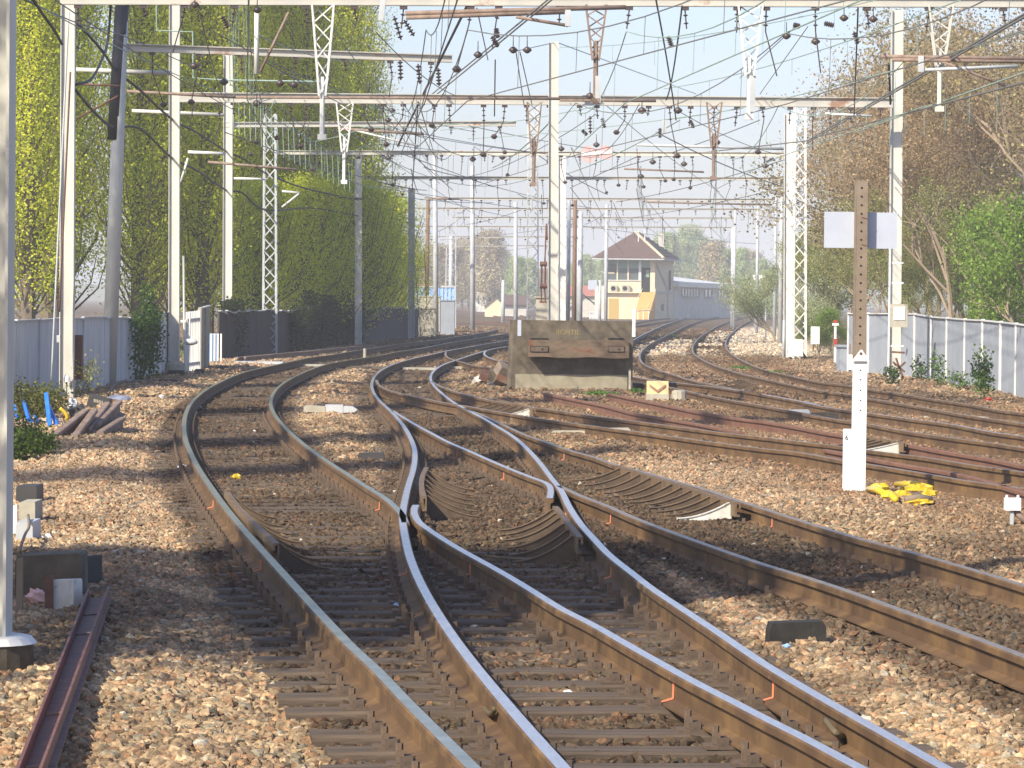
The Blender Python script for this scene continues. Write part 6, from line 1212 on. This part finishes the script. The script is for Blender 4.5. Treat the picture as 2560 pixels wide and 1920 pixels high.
t = empty('shade_caster_tree', (-8.6, 15.6, -.25), 'broad leafy tree added out of view left of the camera to shade the tracks', 'tree'); t.scale = (1.35, 1.35, 1.45); put(BUSH[0], 'crown', t); put(BUSH[1], 'trunk', t)  # out of view, added for the shade band it throws across the near tracks
for i, (px, Y, s) in enumerate(((1985, 150, .75), (1945, 175, .75), (2035, 138, .5))): plantb(3, px, Y, s, i*2.2, 'pale blossoming tree '+['around the right lattice mast', 'left of the right lattice mast', 'low by the red marker'][i], 'pale blossoming trees by the right lattice mast')
for i, (px, Y, s) in enumerate(((2540, 104, .95), (2610, 100, 1.0), (2050, 128, .36), (2075, 133, .34), (2490, 112, .45))): plantb(4, px, Y, s, i*1.7, 'bright green leafy bush '+['rising over the right fence at the edge', 'mostly beyond the right edge', 'beside the red marker, left', 'beside the red marker, right', 'low behind the right fence panels'][i], 'bright green bushes')
# distant soft trees
me_, b_ = poplar_mesh(14, 3.6, 300, 60, .34, (.42, .52, .28), 400, wide=.4); tr = b_.build('trunk', m_bark); FT = (me_, tr.data); bpy.data.objects.remove(tr)
me_, b_ = poplar_mesh(13, 3.6, 240, 45, .34, (.46, .40, .28), 401, wide=.5); tr = b_.build('trunk', m_bark); FB = (me_, tr.data); bpy.data.objects.remove(tr)
ft = [(1705, 680, .95, 0), (1745, 700, 1.0, 0), (1785, 560, .85, 1), (1810, 560, .7, 0), (1850, 600, .75, 0), (1880, 620, .8, 1), (1665, 660, 1.0, 0), (1722, 700, 1.15, 0), (1290, 560, .6, 0), (1320, 580, .6, 0), (1200, 620, .95, 1), (1225, 600, 1.0, 1), (1170, 640, .9, 1), (1130, 600, .8, 1), (1092, 580, .8, 1), (1250, 640, .8, 1), (1460, 640, .7, 0), (1435, 650, .6, 0), (1900, 560, .6, 0), (1060, 600, .7, 1), (1155, 700, 1.0, 1), (1360, 700, .6, 1), (1500, 700, .7, 0), (1400, 660, .5, 0), (1860, 480, .35, 0), (1885, 420, .33, 0), (1925, 380, .36, 0)]
for i, (px, Y, s, k) in enumerate(ft):
    side = 'over the low building' if 1660 <= px < 1800 else 'beyond the far right bend' if px >= 1800 else 'left of the lattice mast' if px < 1330 else 'left of the signal box'
    plant((FT, FB)[k], px, Y, s, i*.9, ('pale green' if k == 0 else 'brownish')+' hazy distant tree '+side+', '+('nearer' if Y < 590 else 'farther')+(' and taller' if s > .75 else ' and low'), 'hazy distant trees', name='distant_tree')
b = MB(); pts = []; n = 90
for i in range(n+1): x = -420+840*i/n; b.v += [(x, 1500, -1), (x, 1500, 8+6*math.sin(i*.7)+3*math.sin(i*2.3)+random.uniform(0, 3)), (x, 1530, -1)]
for i in range(n): b.f += [(i*3, i*3+3, i*3+4, i*3+1), (i*3+1, i*3+4, i*3+5, i*3+2)]; b.m += [0, 0]
o = b.build('far_wood', mat('far_wood_green', (.13, .15, .09), (.18, .17, .11), .1, .9)); tag(o, 'low far-off belt of woods on the horizon', 'woods', kind='stuff')
print('sleepers', sl_n)
# ------------------------------------------------------------------ haze
M = bpy.data.materials.new('haze'); M.use_nodes = True; n = M.node_tree.nodes; n.remove(n['Principled BSDF']); v = n.new('ShaderNodeVolumePrincipled')
v.inputs['Color'].default_value = (.90, .93, 1, 1); v.inputs['Density'].default_value = .00066; v.inputs['Anisotropy'].default_value = -.15
M.node_tree.links.new(v.outputs[0], n['Material Output'].inputs['Volume'])
b = MB(); b.box((0, 1690, 22.5), (2600, 3620, 47.4)); hz = b.build('haze', M); recenter(hz, (0, 1690, 22)); tag(hz, kind='stuff')
HAZE = True
if not HAZE: bpy.data.objects.remove(hz)
